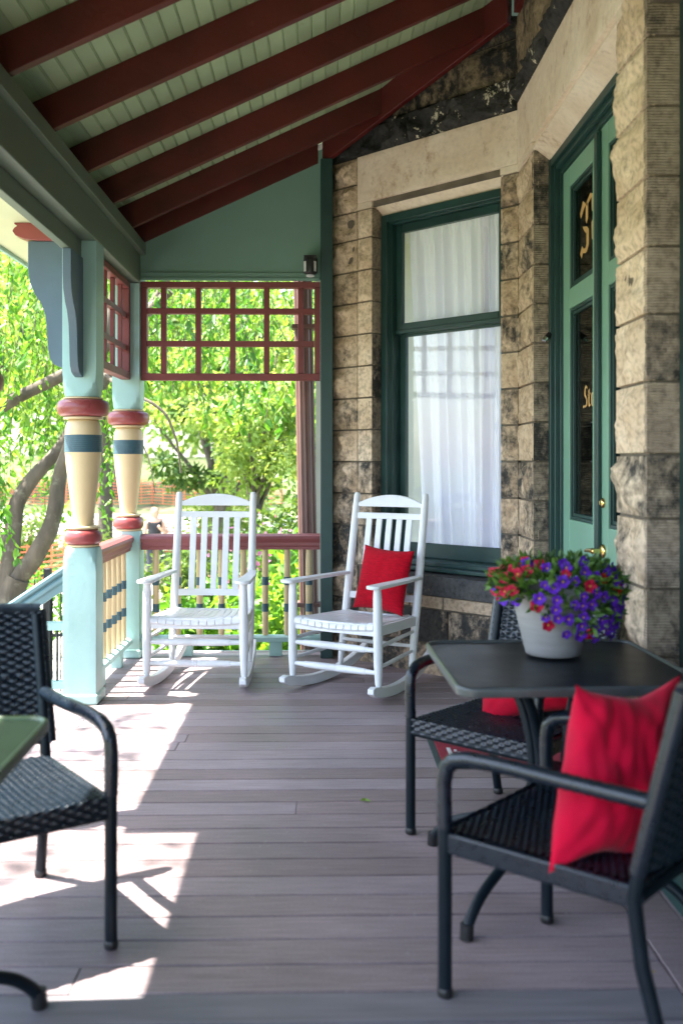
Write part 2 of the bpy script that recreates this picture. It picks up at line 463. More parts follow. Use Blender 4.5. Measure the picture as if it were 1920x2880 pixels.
mb = MB()
y = -1.6; k = 0
rr = random.Random(3)
pitch = 0.1435
joints = {}
while y < 7.18:
    y1 = min(y + pitch - 0.0088, 7.2)
    cuts = sorted([rr.uniform(-1.3, 0.8)] if rr.random() < 0.28 else [])
    xs = [-1.56] + cuts + [0.948]
    for a, b in zip(xs[:-1], xs[1:]):
        mb.ct = rr.random(); mb.cm = 2 if 2.2 < y < 2.42 else 0
        mb.box(a + 0.001, y, -0.025, b - 0.001, y1, rr.uniform(-0.0008, 0.0008))
    y += pitch
mb.cm = 0; mb.ct = 0.4
mb.box(0.953, -1.6, -0.025, 1.095, 5.95, 0.0006)
mb.ct = 0.7
mb.box(1.099, -1.6, -0.025, 1.30, 5.95, 0.0)
mb.cm = 1
mb.box(-1.55, -1.6, -0.2, 1.4, 7.19, -0.027)
deck = mb.build('deck', [DECK, DECKV, pmat('deck_breaker', (0.165, 0.152, 0.165), 0.55, 0.2, 3, 0.2, 60, stretch=(1, 14, 1))], bevel=0.0025)
tag(deck, kind='structure')
mb = MB()
mb.box(-1.60, -1.6, -0.28, -1.562, 7.2, -0.004); mb.box(-1.56, 7.202, -0.28, 0.1, 7.24, -0.004)
for i in range(13):
    yy = -1.5 + i * 0.72
    mb.box(-1.58, yy, -1.32, -1.46, yy + 0.1, -0.282)
tag(mb.build('deck_edge', TEALD, bevel=0.004), kind='structure')
mb = MB()
for i in range(5):
    mb.box(-1.62 - 0.28 * (i + 1), 3.95, -0.2 - 0.2 * i - 0.05, -1.615 - 0.28 * i, 5.55, -0.2 - 0.2 * i)
    mb.box(-1.64 - 0.28 * i, 3.95, -0.2 - 0.2 * i, -1.605 - 0.28 * i, 5.55, -0.03 - 0.2 * i)
tag(mb.build('steps', [DECK], bevel=0.004), kind='structure')

# ------------------------------------------------------------------ posts
def block(mb, x, y, z0, z1, hw, bot_round, top_round):
    """square block with chamfered (lamb's tongue) ends: rounds in plan towards the collars"""
    rows = []
    n = 12
    L_ = 0.17
    zs = []
    if bot_round: zs += [z0 + L_ * i / n for i in range(n)]
    else: zs += [z0]
    if top_round: zs += [z1 - L_ + L_ * i / n for i in range(n + 1)]
    else: zs += [z1]
    seg = 48
    vs = []; fs = []
    for z in zs:
        t = 0
        if bot_round and z < z0 + L_: t = 1 - (z - z0) / L_
        if top_round and z > z1 - L_: t = (z - (z1 - L_)) / L_
        t = t ** 2.2
        rr_ = hw * (math.sqrt(2) * 0.985 * (1 - t) + 1.03 * t)
        for k in range(seg):
            g = 2 * math.pi * k / seg
            c, s_ = math.cos(g), math.sin(g)
            q = hw / max(abs(c), abs(s_))
            r_ = min(q, rr_)
            vs.append((x + r_ * c, y + r_ * s_, z))
    for i in range(len(zs) - 1):
        for k in range(seg):
            k2 = (k + 1) % seg
            fs.append((i * seg + k, i * seg + k2, (i + 1) * seg + k2, (i + 1) * seg + k))
    fs.append(tuple(range(seg - 1, -1, -1))); fs.append(tuple((len(zs) - 1) * seg + k for k in range(seg)))
    mb.add(vs, fs)


PX = -1.40
BR_POLY = [(0, 0.0), (0.215, 0.0), (0.215, -0.16), (0.205, -0.24), (0.175, -0.31), (0.14, -0.36), (0.115, -0.43), (0.105, -0.52), (0.10, -0.62), (0.09, -0.68), (0.07, -0.715), (0.04, -0.73), (0, -0.74)]


def make_post(label, y, left_bracket=True, front_bracket=True):
    t = thing('porch_post', label, 'post', (PX, y, 0), 'turned porch posts')
    x = PX
    m = MB(); m.box(x - 0.108, y - 0.108, 0.001, x + 0.108, y + 0.108, 0.062); m.build('plinth', TEAL, t, bevel=0.012)
    m = MB(); block(m, x, y, 0.062, 0.905, 0.0965, False, True); m.build('lower_block', TEAL, t, smooth=28)
    m = MB(); m.lathe([(0.088, 0.905), (0.094, 0.911), (0.094, 0.918), (0.086, 0.922)], (x, y, 0)); m.build('fillet', CREAM, t)
    m = MB(); m.lathe([(0.078, 1.008), (0.093, 1.014), (0.093, 1.024), (0.075, 1.03)], (x, y, 0)); m.build('fillet', CREAM, t)
    m = MB(); m.lathe([(0.085, 0.922), (0.1, 0.928), (0.108, 0.945), (0.110, 0.966), (0.107, 0.985), (0.098, 1.0), (0.082, 1.008)], (x, y, 0)); m.build('collar', COLRED, t, smooth=60)
    m = MB()
    prof = [(0.062, 1.03), (0.060, 1.06), (0.066, 1.12), (0.076, 1.2), (0.088, 1.3), (0.098, 1.38), (0.1035, 1.45), (0.1055, 1.459)]
    m.lathe(prof + [(0.1055, 1.561), (0.1045, 1.59), (0.101, 1.615), (0.092, 1.638), (0.083, 1.65)], (x, y, 0))
    sh = m.build('shaft', CREAM, t, smooth=60)
    m = MB(); pr = []
    for i in range(9):
        z0 = 1.459 + i * 0.01133
        pr += [(0.1058, z0), (0.1078, z0 + 0.002), (0.1078, z0 + 0.0085), (0.1058, z0 + 0.0105)]
    m.lathe(pr, (x, y, 0)); m.build('band', NAVY, sh, smooth=30)
    m = MB(); m.lathe([(0.084, 1.648), (0.113, 1.652), (0.113, 1.664), (0.09, 1.668)], (x, y, 0)); m.build('fillet', CREAM, t); m = MB(); m.lathe([(0.10, 1.766), (0.112, 1.77), (0.112, 1.778), (0.09, 1.782)], (x, y, 0)); m.build('fillet', CREAM, t)
    m = MB(); m.lathe([(0.112, 1.668), (0.132, 1.672), (0.146, 1.688), (0.152, 1.715), (0.149, 1.74), (0.138, 1.758), (0.115, 1.766)], (x, y, 0), 40); m.build('collar', COLRED, t, smooth=60)
    m = MB(); block(m, x, y, 1.782, 2.679, 0.0985, True, False); m.build('upper_block', TEAL, t, smooth=28)
    if left_bracket:
        m = MB(); m.prism(BR_POLY, lambda a, b, h: (x - 0.099 - a, y + h, 2.69 + b), -0.03, 0.03); m.build('bracket', SLATE, t, bevel=0.003)
    if front_bracket:
        m = MB(); m.prism(BR_POLY, lambda a, b, h: (x + h, y - 0.099 - a * 1.25, 2.578 + b * 0.93), -0.024, 0.024); m.build('bracket', SLATE, t, bevel=0.003)
    return t


make_post('pale teal turned post with red collars and two slate brackets, beside the stairs', 5.70)
make_post('pale teal turned post in the back corner where both railings meet', 7.02, False, False)
make_post('pale teal turned post at the near side of the stairs', 3.80, True, False)

# ------------------------------------------------------------------ porch roof
SL = 0.463
def zc(x): return 3.17 + SL * (x + 1.26)


roof = thing('porch_roof', 'sloping porch roof with oxblood rafters under pale green beadboard', 'roof', (0, 3, 3.0))
m = MB()
# beadboard, boards run along Y
nb = 0
xx = -1.56
cs = 1 / math.sqrt(1 + SL * SL)
bw = 0.083 * cs
while xx < 1.34:
    x1 = xx + bw
    m.ct = random.random()
    g = 0.0035
    prof = [(xx, 0.006), (xx + g, 0.0), (x1 - 2.6 * g, 0.0), (x1 - 2.1 * g, 0.005), (x1 - 1.6 * g, 0.0), (x1 - g, 0.0), (x1 - 0.0003, 0.006)]
    vs = []; fs = []
    for yy in (-2.4, 7.12):
        for a, dz in prof: vs.append((a, yy, zc(a) + dz))
    n = len(prof)
    for i in range(n - 1): fs.append((i, i + 1, n + i + 1, n + i))
    m.add(vs, fs)
    xx = x1
m.build('ceiling', CEIL, roof, smooth=0)
m = MB()
def slab(m, x0, x1, y0, y1, d0, d1):
    m.prism([(x0, zc(x0) + d0), (x1, zc(x1) + d0), (x1, zc(x1) + d1), (x0, zc(x0) + d1)], lambda a, b, h: (a, h, b), y0, y1)
slab(m, -2.06, 1.6, 3.62, 7.35, 0.012, 0.05)
slab(m, -1.78, 1.6, -2.4, 3.619, 0.012, 0.05)  # eave cut back here, shaped to lengthen the sun patch on the deck
m.build('shingles', pmat('shingle', (0.06, 0.055, 0.05), 0.9, 0.3, 12, 0.4, 40), roof)
for i, yy in enumerate([-1.9, -1.25, -0.6, 0.05, 0.70, 1.36, 2.01, 2.66, 3.31, 3.97, 4.63, 5.30, 5.95, 6.55]):
    m = MB()
    xe = 1.19 if yy < 5.9 else 7.1 - yy - 0.055
    xs = -1.47
    m.prism([(xs, zc(xs) - 0.171), (xe, zc(xe) - 0.171), (xe, zc(xe) - 0.001), (xs, zc(xs) - 0.001)], lambda a, b, h: (a, h, b), yy, yy + 0.046)
    m.build('rafter', OXRED, roof, bevel=0.003)
m = MB()
ys = [-1.9, -1.25, -0.6, 0.05, 0.70, 1.36, 2.01, 2.66, 3.31, 3.97, 4.63, 5.30, 5.95, 6.55, 6.95]
for a, b in zip(ys[:-1], ys[1:]):
    m.box(-1.44, a + 0.047, 2.972, -1.40, b - 0.001, zc(-1.44) - 0.002)
m.build('blocking', OXRED, roof)
# hip board against the bay wall and ledger along the door wall
m = MB()
e = Vector((0.7071, -0.7071, 0)); nrm = Vector((-0.7071, -0.7071, 0))
A0 = Vector((0.06, 7.04, 0))
def FP(t, o, z): return tuple(A0 + e * t + nrm * o + Vector((0, 0, z)))
def fz(t): return zc(0.06 + 0.7071 * t - 0.05)
m.prism([(0.02, fz(0.02) - 0.215), (1.60, fz(1.60) - 0.215), (1.60, fz(1.60) - 0.002), (0.02, fz(0.02) - 0.002)], lambda a, b, h: FP(a, h, b), 0.065, 0.105)
m.build('ledger_board', OXRED, roof, bevel=0.003)
m = MB(); m.box(1.15, -2.4, zc(1.19) - 0.20, 1.189, 5.795, zc(1.15) - 0.003); m.build('ledger_board', OXRED, roof, bevel=0.003)
m = MB()
slab(m, -1.44, -0.03, 6.948, 6.986, -0.19, -0.003)
m.build('rake_trim', OXRED, roof, bevel=0.003)
m = MB(); m.box(-2.06, 3.62, 2.795, -1.50, 7.35, 2.812); m.box(-1.78, -2.4, 2.795, -1.50, 3.619, 2.812); m.build('soffit', pmat('soffit_paint', (0.62, 0.64, 0.42), 0.5, 0.05, 3, 0.03), roof)
m = MB(); m.box(-2.085, 3.62, 2.77, -2.061, 7.35, 2.90); m.box(-1.805, -2.4, 2.77, -1.781, 3.619, 2.99); m.build('fascia', TEAL, roof, bevel=0.004)

beam = thing('porch_beam', 'long teal beam, darkened as if shaded, along the open side above the posts', 'beam', (PX, 3, 2.68))
m = MB(); m.box(-1.50, -2.4, 2.682, -1.30, 7.14, 2.882); m.build('beam_board', TEAL_SHADE, beam, bevel=0.004)
m = MB(); m.box(-1.53, -2.4, 2.884, -1.262, 7.14, 2.968); m.build('top_plate', TEAL_SHADE, beam, bevel=0.004)
m = MB(); m.box(-1.436, -2.4, 2.580, -1.386, 5.60, 2.680); m.build('lower_board', TEAL_SHADE, beam, bevel=0.004)
OUT = [(0, 0.0), (0.13, 0.0), (0.20, 0.008), (0.245, 0.03), (0.26, 0.055), (0.25, 0.075), (0.235, 0.085), (0.25, 0.095), (0.252, 0.103), (0, 0.103)]
for yy in (5.70, 3.80):
    m = MB(); m.prism(OUT, lambda a, b, h: (-1.501 - a * 1.15, yy + h, 2.691 + b), -0.045, 0.045); m.build('outlooker', COLRED, beam, bevel=0.003)

# end panel, corner board, lattice
pan = thing('gable_panel', 'dusty green boarded panel closing the far end under the roof', 'panel', (-0.65, 6.95, 2.72))
m = MB()
x0, x1 = -1.30, 0.03
m.prism([(x0, 2.715), (x1, 2.715), (x1, zc(x1) - 0.10), (x0, zc(x0) - 0.10)], lambda a, b, h: (a, h, b), 6.952, 6.985)
m.build('board', PANELG, pan)
m = MB(); m.box(-1.30, 6.925, 2.702, -0.015, 6.951, 2.722); m.box(-1.30, 6.938, 2.724, -0.0145, 6.951, 2.76); m.build('ledge', PANELG, pan, bevel=0.003)

m = MB(); m.box(-0.013, 6.90, 0.001, 0.075, 7.06, 3.57)
tag(m.build('corner_board', DKGREEN, loc=(0.03, 6.98, 0), bevel=0.004), 'dark green vertical corner board between lattice and stone wall', 'trim board')


def lattice(label, fn, length, z0, z1, vx, hz, bw_=0.04, group='red lattice screens', dep=0.022):
    p = fn(length / 2, 0, z0)
    t = thing('lattice_screen', label, 'lattice', p, group)
    m = MB()
    def bx(a0, a1, za, zb, d0, d1):
        vs = [fn(a, d, z) for z in (za, zb) for (a, d) in ((a0, d0), (a1, d0), (a1, d1), (a0, d1))]
        m.add(vs, [(0, 3, 2, 1), (4, 5, 6, 7), (0, 1, 5, 4), (1, 2, 6, 5), (2, 3, 7, 6), (3, 0, 4, 7)])
    f = 0.042
    bx(0, length, z0, z0 + 0.05, -0.035, 0.035); bx(0, length, z1 - f, z1, -0.035, 0.035)
    bx(0, f, z0 + 0.051, z1 - f - 0.001, -0.034, 0.034); bx(length - f, length, z0 + 0.051, z1 - f - 0.001, -0.034, 0.034)
    m.build('frame', LATRED, t, bevel=0.003)
    m = MB()
    for v in vx: bx(v - bw_ / 2, v + bw_ / 2, z0 + 0.051, z1 - f - 0.001, -dep, dep)
    for h in hz: bx(f + 0.001, length - f - 0.001, h - bw_ / 2, h + bw_ / 2, -dep - 0.003, dep + 0.003)
    m.build('grid', LATRED, t, bevel=0.002)
    return t


lattice('wide oxblood lattice screen of squares hung across the far end of porch', lambda a, d, z: (-1.301 + a, 7.0 + d, z), 1.286, 1.99, 2.70,
        [0.16, 0.408, 0.656, 0.90, 1.145], [2.255, 2.49])
lattice('narrow oxblood lattice screen between the two turned posts', lambda a, d, z: (-1.40 + d, 5.80 + a, z), 1.12, 1.99, 2.675,
        [0.21, 0.45, 0.69, 0.93], [2.21, 2.44], dep=0.014)


# railings
def railing(label, fn, length, n, off, sp):
    t = thing('porch_railing', label, 'railing', fn(length / 2, 0, 0), 'porch railings with cream balusters')
    m = MB()
    prof = [(-0.036, 0.77), (-0.036, 0.79), (-0.046, 0.80), (-0.046, 0.822), (-0.055, 0.835), (-0.06, 0.85), (-0.055, 0.868), (-0.03, 0.882), (0.03, 0.882),
            (0.055, 0.868), (0.06, 0.85), (0.055, 0.835), (0.046, 0.822), (0.046, 0.80), (0.036, 0.79), (0.036, 0.77)]
    m.prism([(a, b) for a, b in prof], lambda d, z, h: fn(h, d, z), 0.0, length)
    m.build('handrail', RAILRED, t, smooth=25)
    m = MB(); m.prism([(-0.045, 0.105), (0.045, 0.105), (0.045, 0.135), (0.025, 0.148), (-0.025, 0.148), (-0.045, 0.135)], lambda d, z, h: fn(h, d, z), 0.0, length)
    m.build('bottom_rail', TEAL, t, bevel=0.002)
    for q in (0.25, 0.75):
        m = MB(); a = length * q
        m.prism([(-0.035, 0.001), (0.035, 0.001), (0.035, 0.104), (-0.035, 0.104)], lambda d, z, h: fn(a + h, d, z), -0.045, 0.045)
        m.build('support_block', TEAL, t, bevel=0.003)
    for i in range(n):
        a = off + i * sp
        c = fn(a, 0, 0)
        m = MB()
        m.lathe([(0.020, 0.149), (0.0235, 0.17), (0.024, 0.319), (0.024, 0.377), (0.0245, 0.51), (0.0245, 0.574), (0.0235, 0.68), (0.0215, 0.769)], c, 14)
        b = m.build('baluster', CREAM, t)
        for z0 in (0.319, 0.512):
            m = MB(); pr = []
            for k in range(5):
                zz = z0 + k * 0.012
                pr += [(0.0246, zz), (0.0262, zz + 0.002), (0.0262, zz + 0.009), (0.0246, zz + 0.0112)]
            m.lathe(pr, c, 14); m.build('band', NAVY, b)
    return t


railing('oxblood topped railing with cream balusters across the far end', lambda a, d, z: (-1.302 + a, 7.02 + d, z), 1.286, 8, 0.10, 0.158)
railing('oxblood topped railing with cream balusters along the side between posts', lambda a, d, z: (-1.40 + d, 5.80 + a, z), 1.12, 7, 0.09, 0.155)

# stair railing
st = thing('stair_railing', 'slate teal stair handrail with black pickets descending left of the post', 'railing', (-1.7, 5.62, 0))
m = MB()
slope = 0.67
def hr(a, d, z): return (-1.497 - a, 5.66 + d, z - slope * a)
prof = [(-0.03, 0.66), (-0.03, 0.70), (-0.045, 0.715), (-0.045, 0.735), (-0.032, 0.75), (-0.05, 0.765), (-0.05, 0.785), (-0.02, 0.80), (0.02, 0.80), (0.05, 0.785), (0.05, 0.765), (0.032, 0.75), (0.045, 0.735), (0.045, 0.715), (0.03, 0.70), (0.03, 0.66)]
m.prism(prof, lambda d, z, h: hr(h, d, z), 0.0, 1.5)
m.build('handrail', pmat('paint_stair_teal', (0.13, 0.23, 0.25), 0.42, 0.1, 5, 0.06, 40), st, smooth=25)
m = MB(); m.box(-1.83, 5.63, 0.425, -1.498, 5.68, 0.472); m.build('middle_rail', TEAL, st, bevel=0.003)
m = MB(); m.box(-1.83, 5.63, 0.085, -1.498, 5.68, 0.13); m.build('bottom_rail', TEAL, st, bevel=0.003)
m = MB(); m.bar((-1.498, 5.655, -0.02), (-2.9, 5.655, -0.02 - 1.4 * slope), 0.04, 0.2); m.build('stringer', TEAL, st, bevel=0.003)
m = MB(); m.box(-2.99, 5.6, -1.3, -2.87, 5.72, -0.1); m.build('newel', TEAL, st, bevel=0.008)
for i in range(6):
    m = MB(); m.tube([(-1.54 - 0.055 * i, 5.655, 0.131), (-1.54 - 0.055 * i, 5.655, 0.424)], 0.007, 8); m.build('picket', IRON, st)

# downspout
m = MB()
pts = []
n = 10
ring = []
for k in range(24):
    g = 2 * math.pi * k / 24
    rr_ = 0.072 * (1 - 0.10 * (k % 2))
    ring.append((rr_ * math.cos(g), rr_ * 0.8 * math.sin(g)))
m.prism(ring, lambda a, b, h: (-0.158 + a + 0.085 * (3.2 - h) / 4.5, 7.42 + b, h), -1.3, 3.0)
dsp = thing('downspout', 'dark brown ribbed downspout slanting down outside the far railing', 'downspout', (-0.08, 7.42, -1.3))
m.build('pipe', BROWN, dsp, smooth=20)
for z in (2.42, 0.3):
    m = MB(); m.box(-0.17 - 0.075 + 0.085 * (3.2 - z) / 4.5, 7.34, z, -0.17 + 0.10 + 0.085 * (3.2 - z) / 4.5, 7.50, z + 0.03); m.build('strap', BROWN, dsp)

# security camera
sc_t = thing('security_camera', 'small black security camera with pale side lamps on the green panel', 'camera', (-0.10, 6.92, 2.73))
m = MB(); m.lathe([(0.03, 0.0), (0.046, 0.008), (0.05, 0.03), (0.05, 0.10), (0.047, 0.115), (0.03, 0.12)], (-0.085, 6.87, 2.735), 24); m.box(-0.13, 6.83, 2.835, -0.04, 6.937, 2.865); m.build('housing', BLACKP, sc_t, bevel=0.003)
for g0, g1 in ((205, 235), (300, 325)):
    m = MB(); vs = []; fs = []
    for i in range(5):
        g = R(g0 + (g1 - g0) * i / 4)
        for z in (2.75, 2.822): vs.append((-0.085 + 0.0515 * math.cos(g), 6.87 + 0.0515 * math.sin(g), z))
    for i in range(4): fs.append((2 * i, 2 * i + 2, 2 * i + 3, 2 * i + 1))
    m.add(vs, fs); m.build('lamp_strip', GREYP, sc_t)
m = MB(); m.lathe([(0.022, 0), (0.03, 0.004), (0.03, 0.012), (0.01, 0.016)], (-0.085, 6.895, 2.7225), 16); m.build('base', GREYP, sc_t)

# ------------------------------------------------------------------ stone house
house = thing('stone_house', 'old sandstone house wall with angled bay, sash window and green double doors', 'house', (1.2, 5.9, 0))


def stoneblock(mb, fn, a0, a1, z0, z1, bulge, rough, tone, seed, jut=0.0, margin=0.022):
    """fn(a, o, z) -> xyz; o outward"""
    wd, h = a1 - a0, z1 - z0
    nx = max(5, int(wd / 0.016)); nz = max(5, int(h / 0.016))
    nx = min(nx, 130); nz = min(nz, 70)
    mb.ct = tone
    sx = seed * 13.7
    def f(u, v):
        # ring of edge vertices dropped back into the joint
        a = a0 + wd * u; z = z0 + h * v
        ed = min(u * wd, (1 - u) * wd, v * h, (1 - v) * h)
        o = jut
        if ed < 1e-6:
            o = jut - 0.03
            return fn(a, o, z)
        k = min(1, max(0, (ed - margin * 0.4) / (margin * 1.8)))
        k = k * k * (3 - 2 * k)
        nv = mnoise.fractal(Vector((a * 7 + sx, z * 7, sx)), 1.0, 2.2, 5)
        nv2 = mnoise.noise(Vector((a * 3.2 + sx, z * 3.2 + 5, 2)))
        o += bulge * k * (0.6 + 0.45 * nv2) + rough * k * nv + 0.0015 * mnoise.noise(Vector((a * 40, z * 40, sx)))
        return fn(a, o, z)
    # non-uniform parameters: thin border ring
    us = [0, 0.003 / wd] + [i / nx for i in range(1, nx)] + [1 - 0.003 / wd, 1]
    vs_ = [0, 0.003 / h] + [i / nz for i in range(1, nz)] + [1 - 0.003 / h, 1]
    V = []
    for v in vs_:
        for u in us: V.append(f(u, v))
    F = []
    n = len(us)
    for j in range(len(vs_) - 1):
        for i in range(n - 1):
            a = j * n + i
            F.append((a, a + 1, a + n + 1, a + n))
    mb.add(V, F)


rs = random.Random(21)
def D_(y_, o, z): return (1.2 - o, y_, z)         # door wall, a = Y
def dfn(a, o, z): return (1.2 - o, 5.905 - a, z)   # a grows towards the camera
def dtone(z):
    return min(1, max(0, rs.uniform(0.2, 0.85) + (0.15 if z > 1.2 else -0.25)))
J = 0.004
ZB = [-0.3, -0.05, 0.2, 0.43]
ZC = [0.43, 0.675, 0.955, 1.18, 1.405, 1.63, 1.855, 2.08, 2.305, 2.53, 2.755, 2.98, 3.18]

wall = MB(); quo = MB(); wall2 = MB(); quo2 = MB(); wall3 = MB()
# left of window
zz = ZB[:-1] + ZC + [3.37, 3.56]
for z0, z1 in zip(zz[:-1], zz[1:]):
    stoneblock(wall, FP, 0.0, 0.27 - J, z0 + J, z1 - J, 0.035, 0.05, dtone(z0), rs.random() * 50)
    if 0.66 < z0 < 3.1:
        stoneblock(quo, FP, 0.27 + J, 0.41, z0 + J, z1 - J, 0.014, 0.026, dtone(z0), rs.random() * 50, jut=0.006)
        stoneblock(wall3, FP, 1.48, 1.612 - 0.002, z0 + J, z1 - J, 0.022, 0.035, dtone(z0), rs.random() * 50)
# below the sill
for z0, z1 in zip(ZB[:-1] + [0.43], ZB[1:] + [0.52]):
    cuts = [0.27, 0.27 + rs.uniform(0.35, 0.5), 0.27 + rs.uniform(0.75, 0.95), 1.61]
    for a, b in zip(cuts[:-1], cuts[1:]):
        stoneblock(wall, FP, a + J, b - J, z0 + J, z1 - J, 0.015, 0.012, (rs.uniform(0.0, 0.4) if z0 < 0.42 else 0.8), rs.random() * 50)
# above the string course
for z0, z1 in ((3.78, 4.02), (4.02, 4.3), (4.3, 4.6)):
    pass
# door wall strip between the bay corner and the door, and the pier
for z0, z1 in zip(zz[:-1], zz[1:]):
    if z0 > 3.1: continue
    stoneblock(wall2, dfn, 0.0 + 0.002, 0.425, z0 + J, z1 - J, 0.018, 0.03, dtone(z0), rs.random() * 50)
PZ = [-0.1, 0.18, 0.44, 0.68, 0.93, 1.19, 1.43, 1.70, 1.95, 2.20, 2.46, 2.72, 2.98, 3.24, 3.5, 3.76, 4.0, 4.35]
for z0, z1 in zip(PZ[:-1], PZ[1:]):
    stoneblock(quo2, dfn, 1.975 + rs.uniform(-0.008, 0.012), 2.352, z0 + J, z1 - J, 0.022, 0.04, min(1, dtone(z0) + (0.25 if z0 > 1.4 else -0.2)), rs.random() * 50)
wall.build('stone_wall', STONE, house, smooth=60)
quo.build('quoin', QUOIN, house, smooth=60)
wall2.build('stone_wall', STONE, house, smooth=60); wall3.build('stone_wall', STONE, house, smooth=60); quo2.build('quoin', QUOIN, house, smooth=60)
# tooled reveals
m = MB()
def revw(a, o, z): return FP(0.41 + o * -1 * -1 * 0 - 0 + (-o), -a, z)
for z0, z1 in zip(ZC[1:-1], ZC[2:]):
    stoneblock(m, lambda a, o, z: FP(0.41 + o, 0.004 - a, z), 0.0, 0.13, z0 + J * 0.7, z1 - J * 0.7, 0.002, 0.002, rs.uniform(0.3, 0.7), rs.random() * 50)
m.build('reveal', TOOLED, house, smooth=60); m = MB()
for z0, z1 in zip(zz[:-1], zz[1:]):
    if z0 > 3.1: continue
    stoneblock(m, lambda a, o, z: (1.198 + a, 5.48 - o, z), 0.0, 0.12, z0 + J * 0.7, z1 - J * 0.7, 0.002, 0.002, rs.uniform(0.1, 0.6), rs.random() * 50)
m.build('reveal', TOOLED, house, smooth=60); m = MB()
for z0, z1 in zip(PZ[:-1], PZ[1:]):
    stoneblock(m, lambda a, o, z: (1.196 + a, 3.552 - o, z), 0.0, 0.16, z0 + J * 0.7, z1 - J * 0.7, 0.002, 0.003, rs.uniform(0.3, 0.75), rs.random() * 50)
m.build('reveal', TOOLED, house, smooth=60)
# lintels
m = MB()
stoneblock(m, FP, 0.272, 1.61, 3.228, 3.56, 0.004, 0.003, 0.5, 3.3, jut=0.008, margin=0.01)
m.ct = 0.5
m.prism([(-0.026, 3.227), (-0.026, 3.196), (-0.135, 3.125), (-0.135, 3.227)], lambda o, z, h: FP(h, o, z), 0.40, 1.49)
for a_, b_ in ((0.272, 0.408), (1.482, 1.612)): m.prism([(0.006, 3.227), (0.006, 3.184), (-0.05, 3.184), (-0.05, 3.227)], lambda o, z, h: FP(h, o, z), a_, b_)
m.build('lintel', LINTEL, house, smooth=60)
m = MB()
stoneblock(m, dfn, 0.004, 2.35, 3.228, 3.60, 0.004, 0.004, 0.5, 8.3, jut=0.008, margin=0.01)
m.prism([(-0.012, 3.227), (-0.012, 3.205), (0.004, 3.198), (0.004, 3.186), (-0.02, 3.176), (-0.10, 3.115), (-0.10, 3.227)], lambda o, z, h: dfn(h, o, z), 0.42, 1.98)
for a_, b_ in ((0.004, 0.419), (1.981, 2.35)): m.prism([(0.006, 3.227), (0.006, 3.184), (-0.05, 3.184), (-0.05, 3.227)], lambda o, z, h: dfn(h, o, z), a_, b_)
m.build('lintel', LINTEL, house, smooth=60)
# string course, sooty
m = MB()
def course(m, fn, a0, a1, z0, z1, jut, seed, tone=0.5):
    stoneblock(m, fn, a0, a1, z0, z1, 0.03, 0.055, tone, seed, jut=jut, margin=0.012)
course(m, FP, -0.02, 0.75, 3.562, 3.76, 0.02, 4.1); course(m, FP, 0.75, 1.61, 3.562, 3.76, 0.02, 5.2)
course(m, dfn, -0.02, 0.8, 3.605, 3.74, 0.02, 6.2); course(m, dfn, 0.8, 2.35, 3.605, 3.74, 0.012, 7.2)
m.build('string_course', BLACKST, house, smooth=60)
m = MB()
for z0, z1 in ((3.765, 4.0), (4.005, 4.28), (4.285, 4.62)):
    stoneblock(m, FP, 0.0, 0.8, z0, z1, 0.02, 0.02, rs.random(), rs.random() * 40); stoneblock(m, FP, 0.803, 1.61, z0, z1, 0.02, 0.02, rs.random(), rs.random() * 40)
stoneblock(m, dfn, 0.004, 1.1, 3.745, 4.6, 0.01, 0.02, 0.7, 9.3, margin=0.01); stoneblock(m, dfn, 1.104, 2.35, 3.745, 4.6, 0.01, 0.02, 0.5, 19.3, margin=0.01)
m.build('upper_wall', OLDST, house, smooth=60)
# window stool stone
m = MB()
stoneblock(m, FP, 0.36, 1.56, 0.522, 0.655, 0.004, 0.003, 0.5, 2.2, jut=0.035, margin=0.01)
m.prism([(0.034, 0.652), (-0.14, 0.668), (-0.14, 0.60), (0.03, 0.60)], lambda o, z, h: FP(h, o, z), 0.362, 1.558)
m.prism([(0.034, 0.524), (-0.03, 0.524), (-0.03, 0.60), (0.03, 0.60)], lambda o, z, h: FP(h, o, z), 0.362, 1.558)
m.build('stone_sill', DARKST, house, smooth=60)
# mortar backing and carcass
m = MB()
def fbox(m, t0, t1, o0, o1, z0, z1, fn=FP):
    vs = [fn(t, o, z) for z in (z0, z1) for t, o in ((t0, o0), (t1, o0), (t1, o1), (t0, o1))]
    m.add(vs, [(0, 3, 2, 1), (4, 5, 6, 7), (0, 1, 5, 4), (1, 2, 6, 5), (2, 3, 7, 6), (3, 0, 4, 7)])
fbox(m, -0.02, 0.40, -0.012, -0.16, -1.3, 3.6); fbox(m, 1.49, 1.60, -0.012, -0.16, -1.3, 3.6)
fbox(m, 0.40, 1.49, -0.012, -0.16, -1.3, 0.60); fbox(m, -0.02, 1.60, -0.012, -0.3, 3.19, 4.7)
fbox(m, 0.01, 0.415, -0.014, -0.14, -1.3, 3.6, dfn); fbox(m, 1.985, 2.34, -0.014, -0.35, -1.3, 4.7, dfn)
fbox(m, 0.415, 1.985, -0.014, -0.3, 3.19, 4.7, dfn)
fbox(m, 0.01, 0.415, -0.014, -0.3, 3.61, 4.7, dfn)
m.box(1.21, -2.5, 3.1, 1.5, 3.553, 4.7); m.box(1.21, -2.5, -1.3, 1.5, 2.05, 3.1)
m.box(1.21, 2.05, -1.3, 1.4, 3.553, -0.01)
m.build('masonry_core', MORTAR, house)
